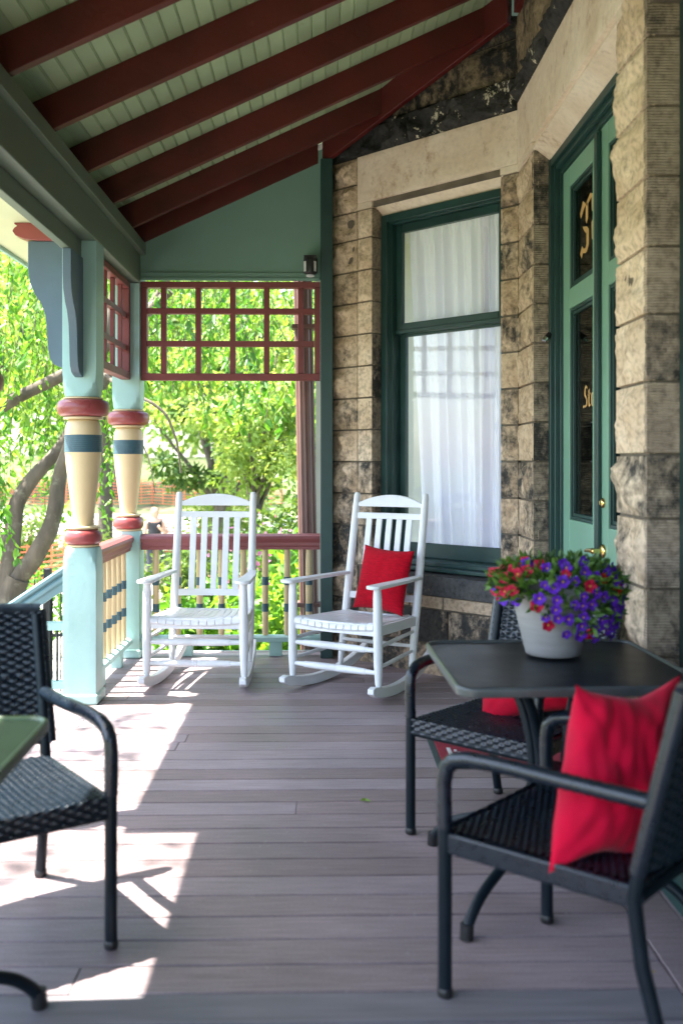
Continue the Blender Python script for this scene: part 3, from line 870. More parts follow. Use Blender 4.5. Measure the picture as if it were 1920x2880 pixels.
# rooms behind: a pale bay room with a far opening, and a dim hall behind the doors
def room(P_, skip, mat, name):
    m = MB(); n = len(P_)
    for i in range(n):
        if i in skip: continue
        a = P_[i]; b = P_[(i + 1) % n]
        m.add([(a[0], a[1], -0.05), (b[0], b[1], -0.05), (b[0], b[1], 3.25), (a[0], a[1], 3.25)], [(0, 1, 2, 3)])
    m.add([(p[0], p[1], -0.05) for p in P_], [tuple(range(n))]); m.add([(p[0], p[1], 3.25) for p in P_], [tuple(range(n))])
    m.build(name, mat, house, smooth=0)
room([(-0.05, 7.42), (1.50, 5.87), (3.0, 7.37), (1.45, 8.92)], (0, 2), PAPER, 'interior')
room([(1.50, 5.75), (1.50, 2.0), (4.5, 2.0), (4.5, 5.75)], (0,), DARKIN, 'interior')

# sash window
win = MB()
def frame_rect(m, t0, t1, z0, z1, wd, o0, o1, wb=None, wt=None, fn=FP):
    wb = wd if wb is None else wb; wt = wd if wt is None else wt
    fbox(m, t0, t0 + wd, o0, o1, z0, z1, fn); fbox(m, t1 - wd, t1, o0, o1, z0, z1, fn)
    fbox(m, t0 + wd + 0.0005, t1 - wd - 0.0005, o0, o1, z0, z0 + wb, fn); fbox(m, t0 + wd + 0.0005, t1 - wd - 0.0005, o0, o1, z1 - wt, z1, fn)
window = MB()
frame_rect(window, 0.412, 1.478, 0.70, 3.135, 0.055, -0.085, -0.125, 0.03)
window = window.build('window', DKGREEN, house, bevel=0.004); window.name = 'window'
m = MB(); frame_rect(m, 0.44, 1.45, 0.71, 3.115, 0.045, -0.126, -0.26, 0.03); frame_rect(m, 0.462, 1.428, 0.73, 3.095, 0.014, -0.112, -0.1255, 0.01)
m.build('frame', DKGREEN, window, bevel=0.003)
m = MB(); frame_rect(m, 0.486, 1.404, 2.30, 3.069, 0.052, -0.165, -0.20, 0.075, 0.058); fbox(m, 0.488, 1.402, -0.155, -0.1645, 2.302, 2.33); m.build('sash', DKGREEN, window, bevel=0.004)
m = MB(); frame_rect(m, 0.486, 1.404, 0.741, 2.335, 0.052, -0.205, -0.24, 0.10, 0.05); m.build('sash', DKGREEN, window, bevel=0.004)
m = MB(); fbox(m, 0.42, 1.47, -0.03, -0.20, 0.672, 0.699); fbox(m, 0.44, 1.45, -0.10, -0.20, 0.70, 0.738); m.build('sill', DKGREEN, window, bevel=0.005)
m = MB(); fbox(m, 0.537, 1.353, -0.18, -0.183, 2.374, 3.012); m.build('pane', GLASS, window, smooth=0)
m = MB(); fbox(m, 0.537, 1.353, -0.221, -0.224, 0.840, 2.286); m.build('pane', GLASS, window, smooth=0)

# curtains
def cloth_mat():
    m, nt, N, L, P = newmat('sheer_cloth')
    P.inputs['Base Color'].default_value = (0.90, 0.88, 0.95, 1); P.inputs['Roughness'].default_value = 0.9; P.inputs['Specular IOR Level'].default_value = 0.1
    tr = N.new('ShaderNodeBsdfTranslucent'); tr.inputs[0].default_value = (0.90, 0.89, 0.96, 1)
    ms = N.new('ShaderNodeMixShader'); ms.inputs[0].default_value = 0.33
    L.new(P.outputs[0], ms.inputs[1]); L.new(tr.outputs[0], ms.inputs[2]); L.new(ms.outputs[0], N['Material Output'].inputs[0])
    return m
CLOTH = cloth_mat()
def curtain(label, tl0, tl1, tr0, tr1, z0, z1, seed, o):
    m = MB()
    rc = random.Random(seed)
    ph = [rc.uniform(0, 6.28) for _ in range(8)]
    def f(u, v):
        z = z0 + (z1 - z0) * v
        a = tl1 + (tl0 - tl1) * v; b = tr1 + (tr0 - tr1) * v
        t = a + (b - a) * u
        s_ = (0.014 + 0.02 * abs(math.sin(u * 5 + ph[4]))) * math.sin(u * 38 + ph[0] + 2.2 * math.sin(u * 6 + ph[6]) + 1.6 * math.sin(v * 1.7 + ph[1])) + 0.013 * math.sin(u * 71 + ph[2] + 0.8 * math.sin(v * 2.3 + ph[5])) + 0.02 * math.sin(u * 17 + ph[3] + v * 1.2)
        s_ *= 0.75 + 0.25 * (1 - v)
        top = 0
        if v > 0.955:
            s_ *= 0.35; top = 0.006 * math.sin(u * 150)
            if v > 0.99: top += 0.004
        return FP(t, o + s_ + top, z)
    m.grid(f, 130, 44)
    ob = m.build('curtain', CLOTH, loc=FP((tl0 + tr0) / 2, o, z0), smooth=80)
    return tag(ob, label, 'curtain', 'white sheer curtains')
curtain('white sheer curtain with a slanted left edge, wider of the pair in the sash window', 0.525, 0.635, 1.20, 1.22, 0.78, 3.055, 2, -0.27)
curtain('white sheer curtain hanging straight at the right side of the sash window', 1.13, 1.11, 1.47, 1.47, 0.78, 3.06, 5, -0.315)

# double doors
def leaf(y0, y1, name):
    """y0 > y1"""
    m = MB()
    X0, X1 = 1.345, 1.395
    st_ = 0.13
    rails = [(0.02, 0.22), (0.86, 1.09), (2.235, 2.345), (2.905, 3.012)]
    m.box(X0, y0 - st_, 0.02, X1, y0, 3.012); m.box(X0, y1, 0.02, X1, y1 + st_, 3.012)
    for a, b in rails: m.box(X0 + 0.0005, y1 + st_ + 0.0005, a, X1, y0 - st_ - 0.0005, b)
    d = m.build('door', DOORG, house, bevel=0.003)
    ya, yb = y0 - st_, y1 + st_
    m = MB()
    for a, b in ((0.22, 0.86), (1.09, 2.235), (2.345, 2.905)):
        wd = 0.034
        def fn(t, o, z): return (X0 - o, ya - t, z)
        frame_rect(m, 0.0005, ya - yb - 0.0005, a + 0.0005, b - 0.0005, wd * 0.5, -0.006, -0.03, fn=fn)
        frame_rect(m, wd * 0.5 + 0.001, ya - yb - wd * 0.5 - 0.001, a + wd * 0.5 + 0.001, b - wd * 0.5 - 0.001, wd * 0.5, -0.014, -0.03, fn=fn)
    m.build('moulding', DKGREEN, d, bevel=0.002)
    m = MB(); m.box(X0 + 0.022, yb + 0.02, 0.24, X0 + 0.036, ya - 0.02, 0.84); m.build('panel', DOORG, d, bevel=0.006)
    m = MB(); m.box(X0 + 0.026, yb + 0.03, 1.12, X0 + 0.029, ya - 0.03, 2.205); m.build('pane', GLASSD, d, smooth=0)
    m = MB(); m.box(X0 + 0.026, yb + 0.03, 2.375, X0 + 0.029, ya - 0.03, 2.875); m.build('pane', GLASSD, d, smooth=0)
    return d
dl = leaf(5.378, 4.664, 'door')
dr = leaf(4.660, 3.946, 'door')
m = MB(); m.box(1.322, 4.632, 0.02, 1.3445, 4.692, 3.0); m.build('astragal', DKGREEN, dr, bevel=0.006)
m = MB()
m.lathe([(0.034, 0), (0.034, 0.006), (0.026, 0.012)], (0, 0, 0), 20); 
hand = MB()
def xl(prof, y_, z_, x_):
    vs = MB(); vs.lathe(prof, (0, 0, 0), 20)
    hand.add([(x_ - p[2], y_ + p[0], z_ + p[1]) for p in vs.v], vs.f)
xl([(0.033, 0.0), (0.033, 0.006), (0.027, 0.012), (0.013, 0.016), (0.013, 0.05), (0.016, 0.055), (0.012, 0.062)], 4.60, 0.975, 1.3448)
hand.tube([(1.29, 4.60, 0.975), (1.288, 4.63, 0.976), (1.287, 4.68, 0.972), (1.289, 4.715, 0.966)], [0.0125, 0.011, 0.010, 0.008], 10)
hand.build('handle', BRASS, dr, smooth=50)
hand = MB(); xl([(0.024, 0.0), (0.024, 0.008), (0.018, 0.014), (0.010, 0.016), (0.010, 0.02)], 4.60, 1.205, 1.3448); hand.build('lock', BRASS, dr, smooth=50)

# gold blackletter strokes on the glass
def strokes(m, polys, y0, z0, sy, sz, x):
    for poly in polys:
        m.prism([(y0 - a * sy, z0 + b * sz) for a, b in poly], lambda a, b, h: (h, a, b), x - 0.0012, x)
g3 = [  # blackletter three
    [(0.00, 0.80), (0.16, 0.98), (0.30, 0.88), (0.55, 1.0), (0.62, 0.92), (0.40, 0.84), (0.26, 0.86), (0.12, 0.76), (0.04, 0.70)],
    [(0.30, 0.90), (0.42, 0.86), (0.42, 0.60), (0.34, 0.52), (0.30, 0.58)],
    [(0.14, 0.52), (0.36, 0.46), (0.46, 0.38), (0.46, 0.12), (0.34, 0.0), (0.30, 0.1), (0.34, 0.16), (0.34, 0.34), (0.22, 0.42)],
    [(0.0, 0.06), (0.10, 0.18), (0.20, 0.10), (0.34, 0.10), (0.30, 0.0), (0.14, 0.04), (0.08, -0.04)],
    [(0.60, 0.98), (0.74, 0.90), (0.74, 0.60), (0.62, 0.66)], [(0.60, 0.46), (0.74, 0.54), (0.74, 0.10), (0.62, 0.16)],
    [(0.80, 1.0), (0.92, 0.92), (0.92, 0.1), (0.80, 0.16)]]
m = MB(); strokes(m, g3, 5.115, 2.49, 0.36, 0.29, 1.370); m.build('lettering', GOLD, dl, smooth=0)
def st_S(o): return [[(o + 0.02, 0.10), (o + 0.14, 0.0), (o + 0.30, 0.10), (o + 0.32, 0.42), (o + 0.22, 0.50), (o + 0.22, 0.16), (o + 0.12, 0.12)],
                     [(o + 0.04, 0.90), (o + 0.16, 1.12), (o + 0.32, 1.0), (o + 0.30, 0.92), (o + 0.16, 0.98), (o + 0.14, 0.66), (o + 0.32, 0.42), (o + 0.24, 0.38), (o + 0.04, 0.6)],
                     [(o - 0.10, 0.05), (o - 0.02, 0.16), (o + 0.05, 0.08), (o - 0.02, -0.02)]]
txt = st_S(0.0)
txt += [[(0.42, 0.08), (0.50, 0.0), (0.62, 0.08), (0.60, 0.14), (0.52, 0.12), (0.52, 0.9), (0.42, 0.8)], [(0.36, 0.62), (0.60, 0.70), (0.60, 0.62), (0.36, 0.56)]]
txt += [[(0.68, 0.12), (0.78, 0.0), (0.80, 0.08), (0.78, 0.56), (0.82, 0.62), (0.76, 0.70), (0.68, 0.58)], [(0.78, 0.68), (0.92, 0.58), (0.92, 0.10), (0.80, 0.0), (0.82, 0.10), (0.84, 0.14), (0.84, 0.52)]]
txt += [[(1.0, 0.0), (1.08, 0.08), (1.08, 0.58), (1.02, 0.70), (0.98, 0.6)], [(1.08, 0.56), (1.18, 0.70), (1.26, 0.60), (1.18, 0.5), (1.14, 0.56)]]
m = MB(); strokes(m, txt, 5.04, 1.685, 0.20, 0.105, 1.370); m.build('lettering', GOLD, dl, smooth=0)

# door frame
m = MB()
for a0, a1, x0_, x1_ in ((5.4785, 5.435, 1.285, 1.40), (5.4345, 5.405, 1.305, 1.40), (5.4045, 5.3805, 1.33, 1.40)):
    m.box(x0_, a1, 0.0, x1_, a0, 3.115 - (5.4785 - a0))
for a0, a1, x0_, x1_ in ((3.943, 3.925, 1.33, 1.40),): m.box(x0_, a1, 0.0, x1_, a0, 3.1)
m.box(1.287, 3.93, 3.072, 1.40, 5.434, 3.114); m.box(1.307, 3.93, 3.045, 1.40, 5.404, 3.0715); m.box(1.332, 3.93, 3.016, 1.40, 5.380, 3.0445)
m.build('door_frame', DKGREEN, house, bevel=0.004)
m = MB(); m.box(1.21, 3.93, 0.001, 1.40, 5.47, 0.018); m.build('threshold', IRON, house, bevel=0.004)
# next opening, mostly out of frame on the right
m = MB()
m.box(1.318, 3.47, 0.0, 1.42, 3.549, 3.1); m.box(1.318, 2.06, 2.98, 1.42, 3.469, 3.1); m.box(1.33, 3.42, 0.0, 1.42, 3.469, 2.979)
m.box(1.125, 2.06, 0.001, 1.317, 3.54, 0.11); m.box(1.105, 2.06, 0.001, 1.124, 3.54, 0.05)
m.box(1.345, 2.06, 0.112, 1.385, 3.419, 0.7)
m.build('door_frame', DKGREEN, house, bevel=0.004)
m = MB(); m.box(1.37, 2.06, 0.70, 1.374, 3.42, 2.98); m.build('pane', GLASSD, house, smooth=0)
# teal scrap of upper trim at the very top
m = MB(); m.box(1.15, 5.80, 4.12, 1.188, 5.87, 4.24); m.build('upper_trim', TEAL, house, bevel=0.004)

# small fitting on the door frame
fit = thing('door_chime', 'tiny chrome and black cylinder fixed to dark green door frame', 'fitting', (1.29, 5.45, 2.1))
m = MB(); m.tube([(1.286, 5.45, 2.125), (1.262, 5.435, 2.10)], 0.017, 14); m.build('body', BLACKP, fit)
m = MB(); m.tube([(1.2615, 5.4347, 2.0995), (1.247, 5.426, 2.083)], [0.0172, 0.012], 14); m.build('tip', STEEL, fit)

# ------------------------------------------------------------------ rocking chairs (front = -Y; front legs at y=-0.25)
def make_rocker():
    t = thing('rocking_chair', 'x', 'rocking chair', (0, 0, 0), 'white porch rocking chairs', local=True)
    F, B = -0.25, 0.25
    fw, bwid = 0.30, 0.26
    R0 = 1.35
    def rz(y_): return R0 - math.sqrt(R0 * R0 - (y_ - 0.02) ** 2)
    for s in (-1, 1):
        m = MB()
        ysr = [-0.36 + (0.56 + 0.36) * i / 22 for i in range(23)]
        top = [(y_, rz(y_) + 0.062 - (0.02 if i == 0 else 0)) for i, y_ in enumerate(ysr)]
        bot = [(y_, rz(y_) + 0.002 + (0.012 if i == 0 else 0)) for i, y_ in enumerate(ysr)]
        x0_, x1_ = fw, bwid + 0.005
        n = len(ysr); vs = []; fs = []
        for i in range(n):
            xc = s * (x0_ + (x1_ - x0_) * (ysr[i] + 0.25) / 0.5)
            for (xx_, zz_) in ((xc - 0.021, bot[i][1]), (xc + 0.021, bot[i][1]), (xc + 0.021, top[i][1]), (xc - 0.021, top[i][1])):
                vs.append((xx_, ysr[i], zz_))
        for i in range(n - 1):
            for k in range(4):
                k2 = (k + 1) % 4
                fs.append((i * 4 + k, i * 4 + k2, (i + 1) * 4 + k2, (i + 1) * 4 + k))
        fs += [(3, 2, 1, 0), tuple((n - 1) * 4 + k for k in range(4))]
        m.add(vs, fs)
        m.build('rocker', WHITE, t, bevel=0.004, smooth=40)
        z0 = rz(F) + 0.05
        m = MB()
        m.rod((s * fw, F, z0), (s * fw * 0.985, F - 0.005, 0.665), [(0, 0.015), (0.06, 0.021), (0.25, 0.027), (0.5, 0.0285), (0.65, 0.028), (0.9, 0.026), (1, 0.022)], 16)
        m.build('leg', WHITE, t, smooth=60)
        m = MB()
        m.rod((s * bwid, B, rz(B) + 0.05), (s * 0.255, 0.47, 1.195), [(0, 0.014), (0.06, 0.021), (0.2, 0.026), (0.5, 0.027), (0.9, 0.024), (0.985, 0.022), (1, 0.016)], 16)
        m.build('leg', WHITE, t, smooth=60)
        # arm
        m = MB()
        pl = []
        for i in range(9):
            g = math.pi * (i / 8)
            pl.append((s * fw + 0.048 * math.cos(g), F - 0.055 - 0.032 * math.sin(g)))
        pl += [(s * 0.285 - 0.03, 0.10), (s * 0.268 - 0.024, 0.345), (s * 0.268 + 0.03, 0.345), (s * 0.29 + 0.038, 0.10)]
        m.prism(pl, lambda a, b, h: (a, b, h - 0.02 * (b + 0.3) * 0.5), 0.664, 0.685)
        m.build('arm', WHITE, t, bevel=0.006)
        # side rails and stretchers
        m = MB(); m.bar((s * fw, F, 0.415), (s * bwid, B + 0.045, 0.395), 0.022, 0.06); m.build('seat_rail', WHITE, t, bevel=0.003)
        for zz_ in (0.20, 0.32):
            m = MB(); m.rod((s * fw, F, zz_), (s * (bwid + 0.002), B + 0.02, zz_ + 0.012), [(0, 0.009), (0.15, 0.011), (0.5, 0.013), (0.85, 0.011), (1, 0.009)], 10); m.build('stretcher', WHITE, t)
    def turned(z, y_, half):
        m = MB()
        pr = [(0, 0.012), (0.14, 0.016), (0.145, 0.0185), (0.30, 0.0215), (0.46, 0.0225), (0.47, 0.0195), (0.475, 0.0225), (0.49, 0.0225), (0.50, 0.0195), (0.505, 0.0225), (0.52, 0.0225), (0.53, 0.0195), (0.535, 0.0225), (0.70, 0.0215), (0.855, 0.0185), (0.86, 0.016), (1, 0.012)]
        m.rod((-half, y_, z), (half, y_, z), pr, 14); m.build('stretcher', WHITE, t, smooth=30)
    turned(0.17, F, fw); turned(0.30, F, fw)
    m = MB(); m.rod((-bwid, B + 0.02, 0.24), (bwid, B + 0.02, 0.24), [(0, 0.01), (0.5, 0.014), (1, 0.01)], 10); m.build('stretcher', WHITE, t)
    # seat: apron + slats
    m = MB(); m.bar((-fw + 0.02, F, 0.415), (fw - 0.02, F, 0.415), 0.024, 0.066); m.build('apron', WHITE, t, bevel=0.004); m = MB(); m.bar((-bwid + 0.02, B + 0.05, 0.395), (bwid - 0.02, B + 0.05, 0.395), 0.024, 0.06); m.build('apron', WHITE, t, bevel=0.004)
    m = MB()
    ns = 11
    for i in range(ns):
        u0 = (i + 0.06) / ns; u1 = (i + 0.94) / ns
        prof = [(-0.275, 0.425), (-0.272, 0.445), (-0.255, 0.458), (-0.22, 0.460), (-0.1, 0.447), (0.0, 0.437), (0.12, 0.431), (0.30, 0.432)]
        vs = []
        for (y_, z_) in prof:
            hw = (fw - 0.025) + ((bwid - 0.03) - (fw - 0.025)) * (y_ + 0.25) / 0.5
            for u in (u0, u1):
                xq = -hw + 2 * hw * u
                dip = -0.016 * (1 - (2 * u - 1) ** 2)
                vs += [(xq, y_, z_ + dip), (xq, y_ + (0.012 if z_ < 0.45 and y_ < -0.2 else 0), z_ + dip - 0.013)]
        fs = []
        for k in range(len(prof) - 1):
            a = k * 4
            fs += [(a, a + 2, a + 6, a + 4), (a + 1, a + 5, a + 7, a + 3), (a, a + 4, a + 5, a + 1), (a + 2, a + 3, a + 7, a + 6)]
        fs += [(0, 1, 3, 2), (len(prof) * 4 - 4, len(prof) * 4 - 2, len(prof) * 4 - 1, len(prof) * 4 - 3)]
        m.add(vs, fs)
    m.build('seat', WHITE, t, smooth=50)
    # back
    def yb(z): return B + (0.47 - B) * (z - 0.07) / 1.125
    def bow(u): return 0.022 * (1 - (2 * u - 1) ** 2)
    def rail(z0, z1, arch, name, th=0.022):
        m = MB(); n = 14; vs = []; fs = []
        for i in range(n + 1):
            u = i / n; xq = -0.238 + 0.476 * u
            zt = z1 + arch * (1 - (2 * u - 1) ** 2)
            for (zq, dy) in ((z0, -th / 2), (z0, th / 2), (zt, th / 2), (zt, -th / 2)):
                vs.append((xq, yb(zq) + bow(u) * 0.6 + dy, zq))
        for i in range(n):
            for k in range(4):
                k2 = (k + 1) % 4
                fs.append((i * 4 + k, i * 4 + k2, (i + 1) * 4 + k2, (i + 1) * 4 + k))
        fs += [(3, 2, 1, 0), tuple(n * 4 + k for k in range(4))]
        m.add(vs, fs); m.build(name, WHITE, t, bevel=0.004)
    rail(1.105, 1.13, 0.055, 'crest_rail'); rail(1.025, 1.065, 0.0, 'back_rail'); rail(0.505, 0.548, 0.0, 'back_rail')
    for i in range(5):
        u = (i + 1.0) / 6.0; u = 0.5 + (u - 0.5) * 0.94
        xq = -0.238 + 0.476 * u
        m = MB(); m.bar((xq, yb(0.545) + bow(u) * 0.6, 0.545), (xq, yb(1.03) + bow(u) * 0.6, 1.03), 0.042, 0.013, up=(0, 1, 0)); m.build('slat', WHITE, t, bevel=0.003)
    return t


rk = make_rocker()
place(rk, -0.758, 6.176, 0.0, math.atan2(-0.07, 0.998))
rk['label'] = 'empty white wooden rocking chair standing in the sun beside the side railing'
rk2 = dup(rk)
place(rk2, 0.2055, 6.0, 0.0, math.atan2(-0.53, 0.846))
rk2['label'] = 'white wooden rocking chair holding a red cushion in front of the window'


# ------------------------------------------------------------------ cushions
def make_cushion(name, mat, wd, ht, th, label, seed, wr=0.008, sag=0.0, crush=0.0, shear=0.0):
    m = MB()
    n = 44
    V = []
    for side in (1, -1):
        for j in range(n + 1):
            for i in range(n + 1):
                u = 2 * i / n - 1; v = 2 * j / n - 1
                p = (1 - abs(u) ** 2.6) * (1 - abs(v) ** 2.6)
                z = side * th / 2 * max(0, p) ** 0.55
                pin = 1 - 0.09 * (1 - u * u) * abs(v) ** 3
                pin2 = 1 - 0.09 * (1 - v * v) * abs(u) ** 3
                x_ = wd / 2 * u * pin2; y_ = ht / 2 * v * pin
                q = Vector((x_ * 9 + seed, y_ * 9, side * 3.0 + seed))
                k = wr * (p ** 0.5)
                z += side * k * (mnoise.noise(q * 1.3) + 0.6 * mnoise.noise(Vector((q.x * 3.1, q.y * 1.2, q.z))))
                # creases from corners
                z -= side * wr * 0.9 * max(0, 1 - abs(abs(u) - abs(v)) * 7) * (abs(u) ** 1.5) * (p ** 0.3)
                y_ -= sag * (1 - u * u) * (v + 1) * 0.5
                if crush:
                    q2 = Vector((x_ * 5 + seed, y_ * 5, 1.0))
                    x_ += crush * mnoise.noise(q2); y_ += crush * 0.8 * mnoise.noise(q2 + Vector((7, 3, 0)))
                    f_ = crush * 0.55 * (0.5 + 0.5 * v) * (1 - 2 * abs(mnoise.noise(Vector((x_ * 14 + 3 * mnoise.noise(q2), y_ * 4, seed))))) * (p ** 0.4)
                    z += f_ + crush * 1.2 * mnoise.noise(q2 * 0.8 + Vector((2, 9, 4)))
                x_ += shear * (y_ + ht / 2)
                V.append((x_, z, y_ + ht / 2))
    F = []
    w_ = n + 1
    for j in range(n):
        for i in range(n):
            a = j * w_ + i
            F.append((a, a + 1, a + w_ + 1, a + w_))
            b = a + w_ * w_
            F.append((b + w_, b + w_ + 1, b + 1, b))
    m.add(V, F)
    o = m.build(name, mat, loc=(0, 0, 0), smooth=0)
    bm = bmesh.new(); bm.from_mesh(o.data); bmesh.ops.remove_doubles(bm, verts=bm.verts, dist=0.0004); bmesh.ops.recalc_face_normals(bm, faces=bm.faces); bm.to_mesh(o.data); bm.free()
    o.data.polygons.foreach_set('use_smooth', [True] * len(o.data.polygons))
    return tag(o, label, 'cushion', 'red cushions')


def pose(o, chair, x, y_, z, lean, roll=0.0, twist=0.0):
    """put o in the chair's frame: lean back, roll in its own plane"""
    cm = Matrix.Translation(chair.location) @ Matrix.Rotation(chair.rotation_euler.z, 4, 'Z')
    o.matrix_world = cm @ Matrix.Translation((x, y_, z)) @ Matrix.Rotation(twist, 4, 'Z') @ Matrix.Rotation(lean, 4, 'X') @ Matrix.Rotation(roll, 4, 'Y')


cu = make_cushion('cushion', REDC, 0.40, 0.42, 0.13, 'square dark red chenille cushion leaning on the back of the rocking chair', 1.0, 0.004)
pose(cu, rk2, 0.03, 0.225, 0.443, R(-14), R(3), R(-8))


# ------------------------------------------------------------------ wicker chairs (front = -Y)
def weave(m, fn, wu, wv, pu=0.026, pv=0.0125, amp=0.0038, du=5, dv=4):
    nu = int(wu / pu) * du; nv = int(wv / pv) * dv
    ncu = int(wu / pu); ncv = int(wv / pv)
    def f(u, v):
        cu_ = u * ncu; cv = v * ncv
        row = int(cv - 1e-9); fv = cv - row
        ph = row % 2
        b = 0.5 + 0.5 * math.cos(math.pi * (cu_ + ph))
        pr = math.sqrt(max(0.0, 1 - (2 * fv - 1) ** 2))
        h = amp * 1.25 * (2 * b - 1) * (0.25 + 0.75 * pr) + amp * 0.3 * (pr - 1)
        return fn(u, v, h)
    m.grid(f, nu, nv)


def make_wicker():
    t = thing('wicker_armchair', 'x', 'chair', (0, 0, 0), 'black woven patio armchairs', local=True)
    F, B = -0.26, 0.26
    fw, bw2 = 0.27, 0.25
    r = 0.0185
    for s in (-1, 1):
        m = MB()
        pts = [(s * fw, F, 0.018), (s * fw, F, 0.44)]
        m.tube(pts, r, 12); m.build('leg', METAL, t, smooth=50)
        m = MB(); m.tube([(s * (fw - 0.01), B + 0.08, 0.018), (s * bw2, B + 0.01, 0.25), (s * bw2, B - 0.01, 0.40), (s * bw2, B + 0.03, 0.60), (s * bw2, B + 0.10, 0.885)], [r * 0.95] * 5, 12); m.build('leg', METAL, t, smooth=50)
        for (yy_, xx_) in ((F, s * fw), (B + 0.08, s * (fw - 0.01))):
            m = MB(); m.lathe([(0.019, 0.001), (0.021, 0.006), (0.021, 0.02), (0.019, 0.024)], (xx_, yy_, 0), 12); m.build('foot', BLACKP, t)
        # wrapped arm: from the seat corner up, round bend, back to the upright
        ap = [(s * fw, F, 0.44), (s * fw, F - 0.003, 0.50), (s * fw, F - 0.003, 0.56), (s * fw, F + 0.004, 0.60), (s * fw, F + 0.03, 0.625), (s * fw, F + 0.075, 0.636),
              (s * fw, F + 0.18, 0.64), (s * (fw - 0.01), 0.10, 0.634), (s * (bw2 + 0.006), B + 0.035, 0.632)]
        # resample
        P = [Vector(p) for p in ap]
        Q = []
        for i in range(len(P) - 1):
            for k in range(14): Q.append(P[i].lerp(P[i + 1], k / 14))
        Q.append(P[-1])
        sm = Q[:]
        for it in range(6):
            sm = [sm[0]] + [(sm[i - 1] + sm[i] * 2 + sm[i + 1]) / 4 for i in range(1, len(sm) - 1)] + [sm[-1]]
        rad = [0.0195 + 0.0016 * (i % 2) for i in range(len(sm))]
        m = MB(); m.tube(sm, rad, 14, flat=1.0); m.build('arm', WICK, t, smooth=70)
        m = MB(); m.bar((s * fw, F, 0.405), (s * bw2, B, 0.405), 0.02, 0.055); m.build('seat_rail', WICK, t, bevel=0.006)
    m = MB()
    def seat(u, v, h):
        y_ = F - 0.01 + (B - F) * v; hw = fw - 0.012 + (bw2 - fw) * v
        dip = -0.012 * (1 - (2 * u - 1) ** 2) * math.sin(math.pi * v)
        edge = -0.012 * max(0, 1 - v / 0.06) ** 2
        return (-hw + 2 * hw * u, y_, 0.435 + dip + edge + h)
    weave(m, seat, 0.54, 0.52, 0.022, 0.0105, 0.003)
    m.box(-fw + 0.02, F + 0.01, 0.405, fw - 0.02, B, 0.424)
    m.build('seat', WICK, t, smooth=80)
    m = MB()
    weave(m, lambda u, v, h: (-fw + 0.015 + (2 * fw - 0.03) * u, F - 0.012 - h, 0.380 + 0.058 * v), 0.51, 0.058, 0.024, 0.0108, 0.0032)
    m.box(-fw + 0.012, F - 0.006, 0.380, fw - 0.012, F + 0.008, 0.43)
    m.build('apron', WICK, t, smooth=80)
    m = MB()
    def back(u, v, h, off=0.0):
        z = 0.47 + 0.425 * v
        y_ = B + 0.008 + 0.105 * (z - 0.47) / 0.42 + 0.028 * (1 - (2 * u - 1) ** 2)
        hw = bw2 + 0.018
        zt = z + (0.012 * (1 - (2 * u - 1) ** 2) if v > 0.5 else 0)
        return (-hw + 2 * hw * u, y_ + off + h, zt)
    weave(m, lambda u, v, h: back(u, v, -h, -0.019), 0.55, 0.43, 0.025, 0.0125, 0.0036)
    weave(m, lambda u, v, h: back(u, v, h, 0.019), 0.55, 0.43, 0.025, 0.0125, 0.0036)
    top = [back(i / 24, 1.0, 0) for i in range(25)]
    m.tube(top, 0.0225, 12)
    for u in (0, 1): m.tube([back(u, i / 12, 0) for i in range(13)], 0.0215, 12)
    m.build('backrest', WICK, t, smooth=80)
    m = MB(); m.tube([(-bw2, B, 0.40), (bw2, B, 0.40)], 0.014, 10); m.build('seat_frame', METAL, t); m = MB(); m.tube([(-fw, F, 0.385), (fw, F, 0.385)], 0.014, 10); m.build('seat_frame', METAL, t)
    return t


c1 = make_wicker()
place(c1, 0.695, 2.556, 0, math.atan2(-0.742, -0.67))
c1['label'] = 'black woven armchair with a bright red cushion nearest on the right'
c2 = dup(c1); place(c2, 0.707, 3.651, 0, math.atan2(-0.67, 0.74))
c2['label'] = 'black woven armchair tucked behind the table under the flower pot'
c3 = dup(c1); place(c3, -0.978, 2.865, 0, math.atan2(0.56, 0.83))
c3['label'] = 'black woven armchair in sunlight at the left table'

cu1 = make_cushion('cushion', REDP, 0.37, 0.43, 0.175, 'crumpled bright red velvet cushion propped in the nearest armchair', 5.0, 0.017, 0.03, 0.034, 0.45)
pose(cu1, c1, 0.115, 0.115, 0.408, R(-17), R(0), R(155))
cu2 = make_cushion('cushion', REDV, 0.50, 0.31, 0.14, 'red velvet cushion in the armchair behind the flower table', 9.0, 0.010, 0.01)
pose(cu2, c2, 0.09, 0.06, 0.442, R(-26), R(-17))


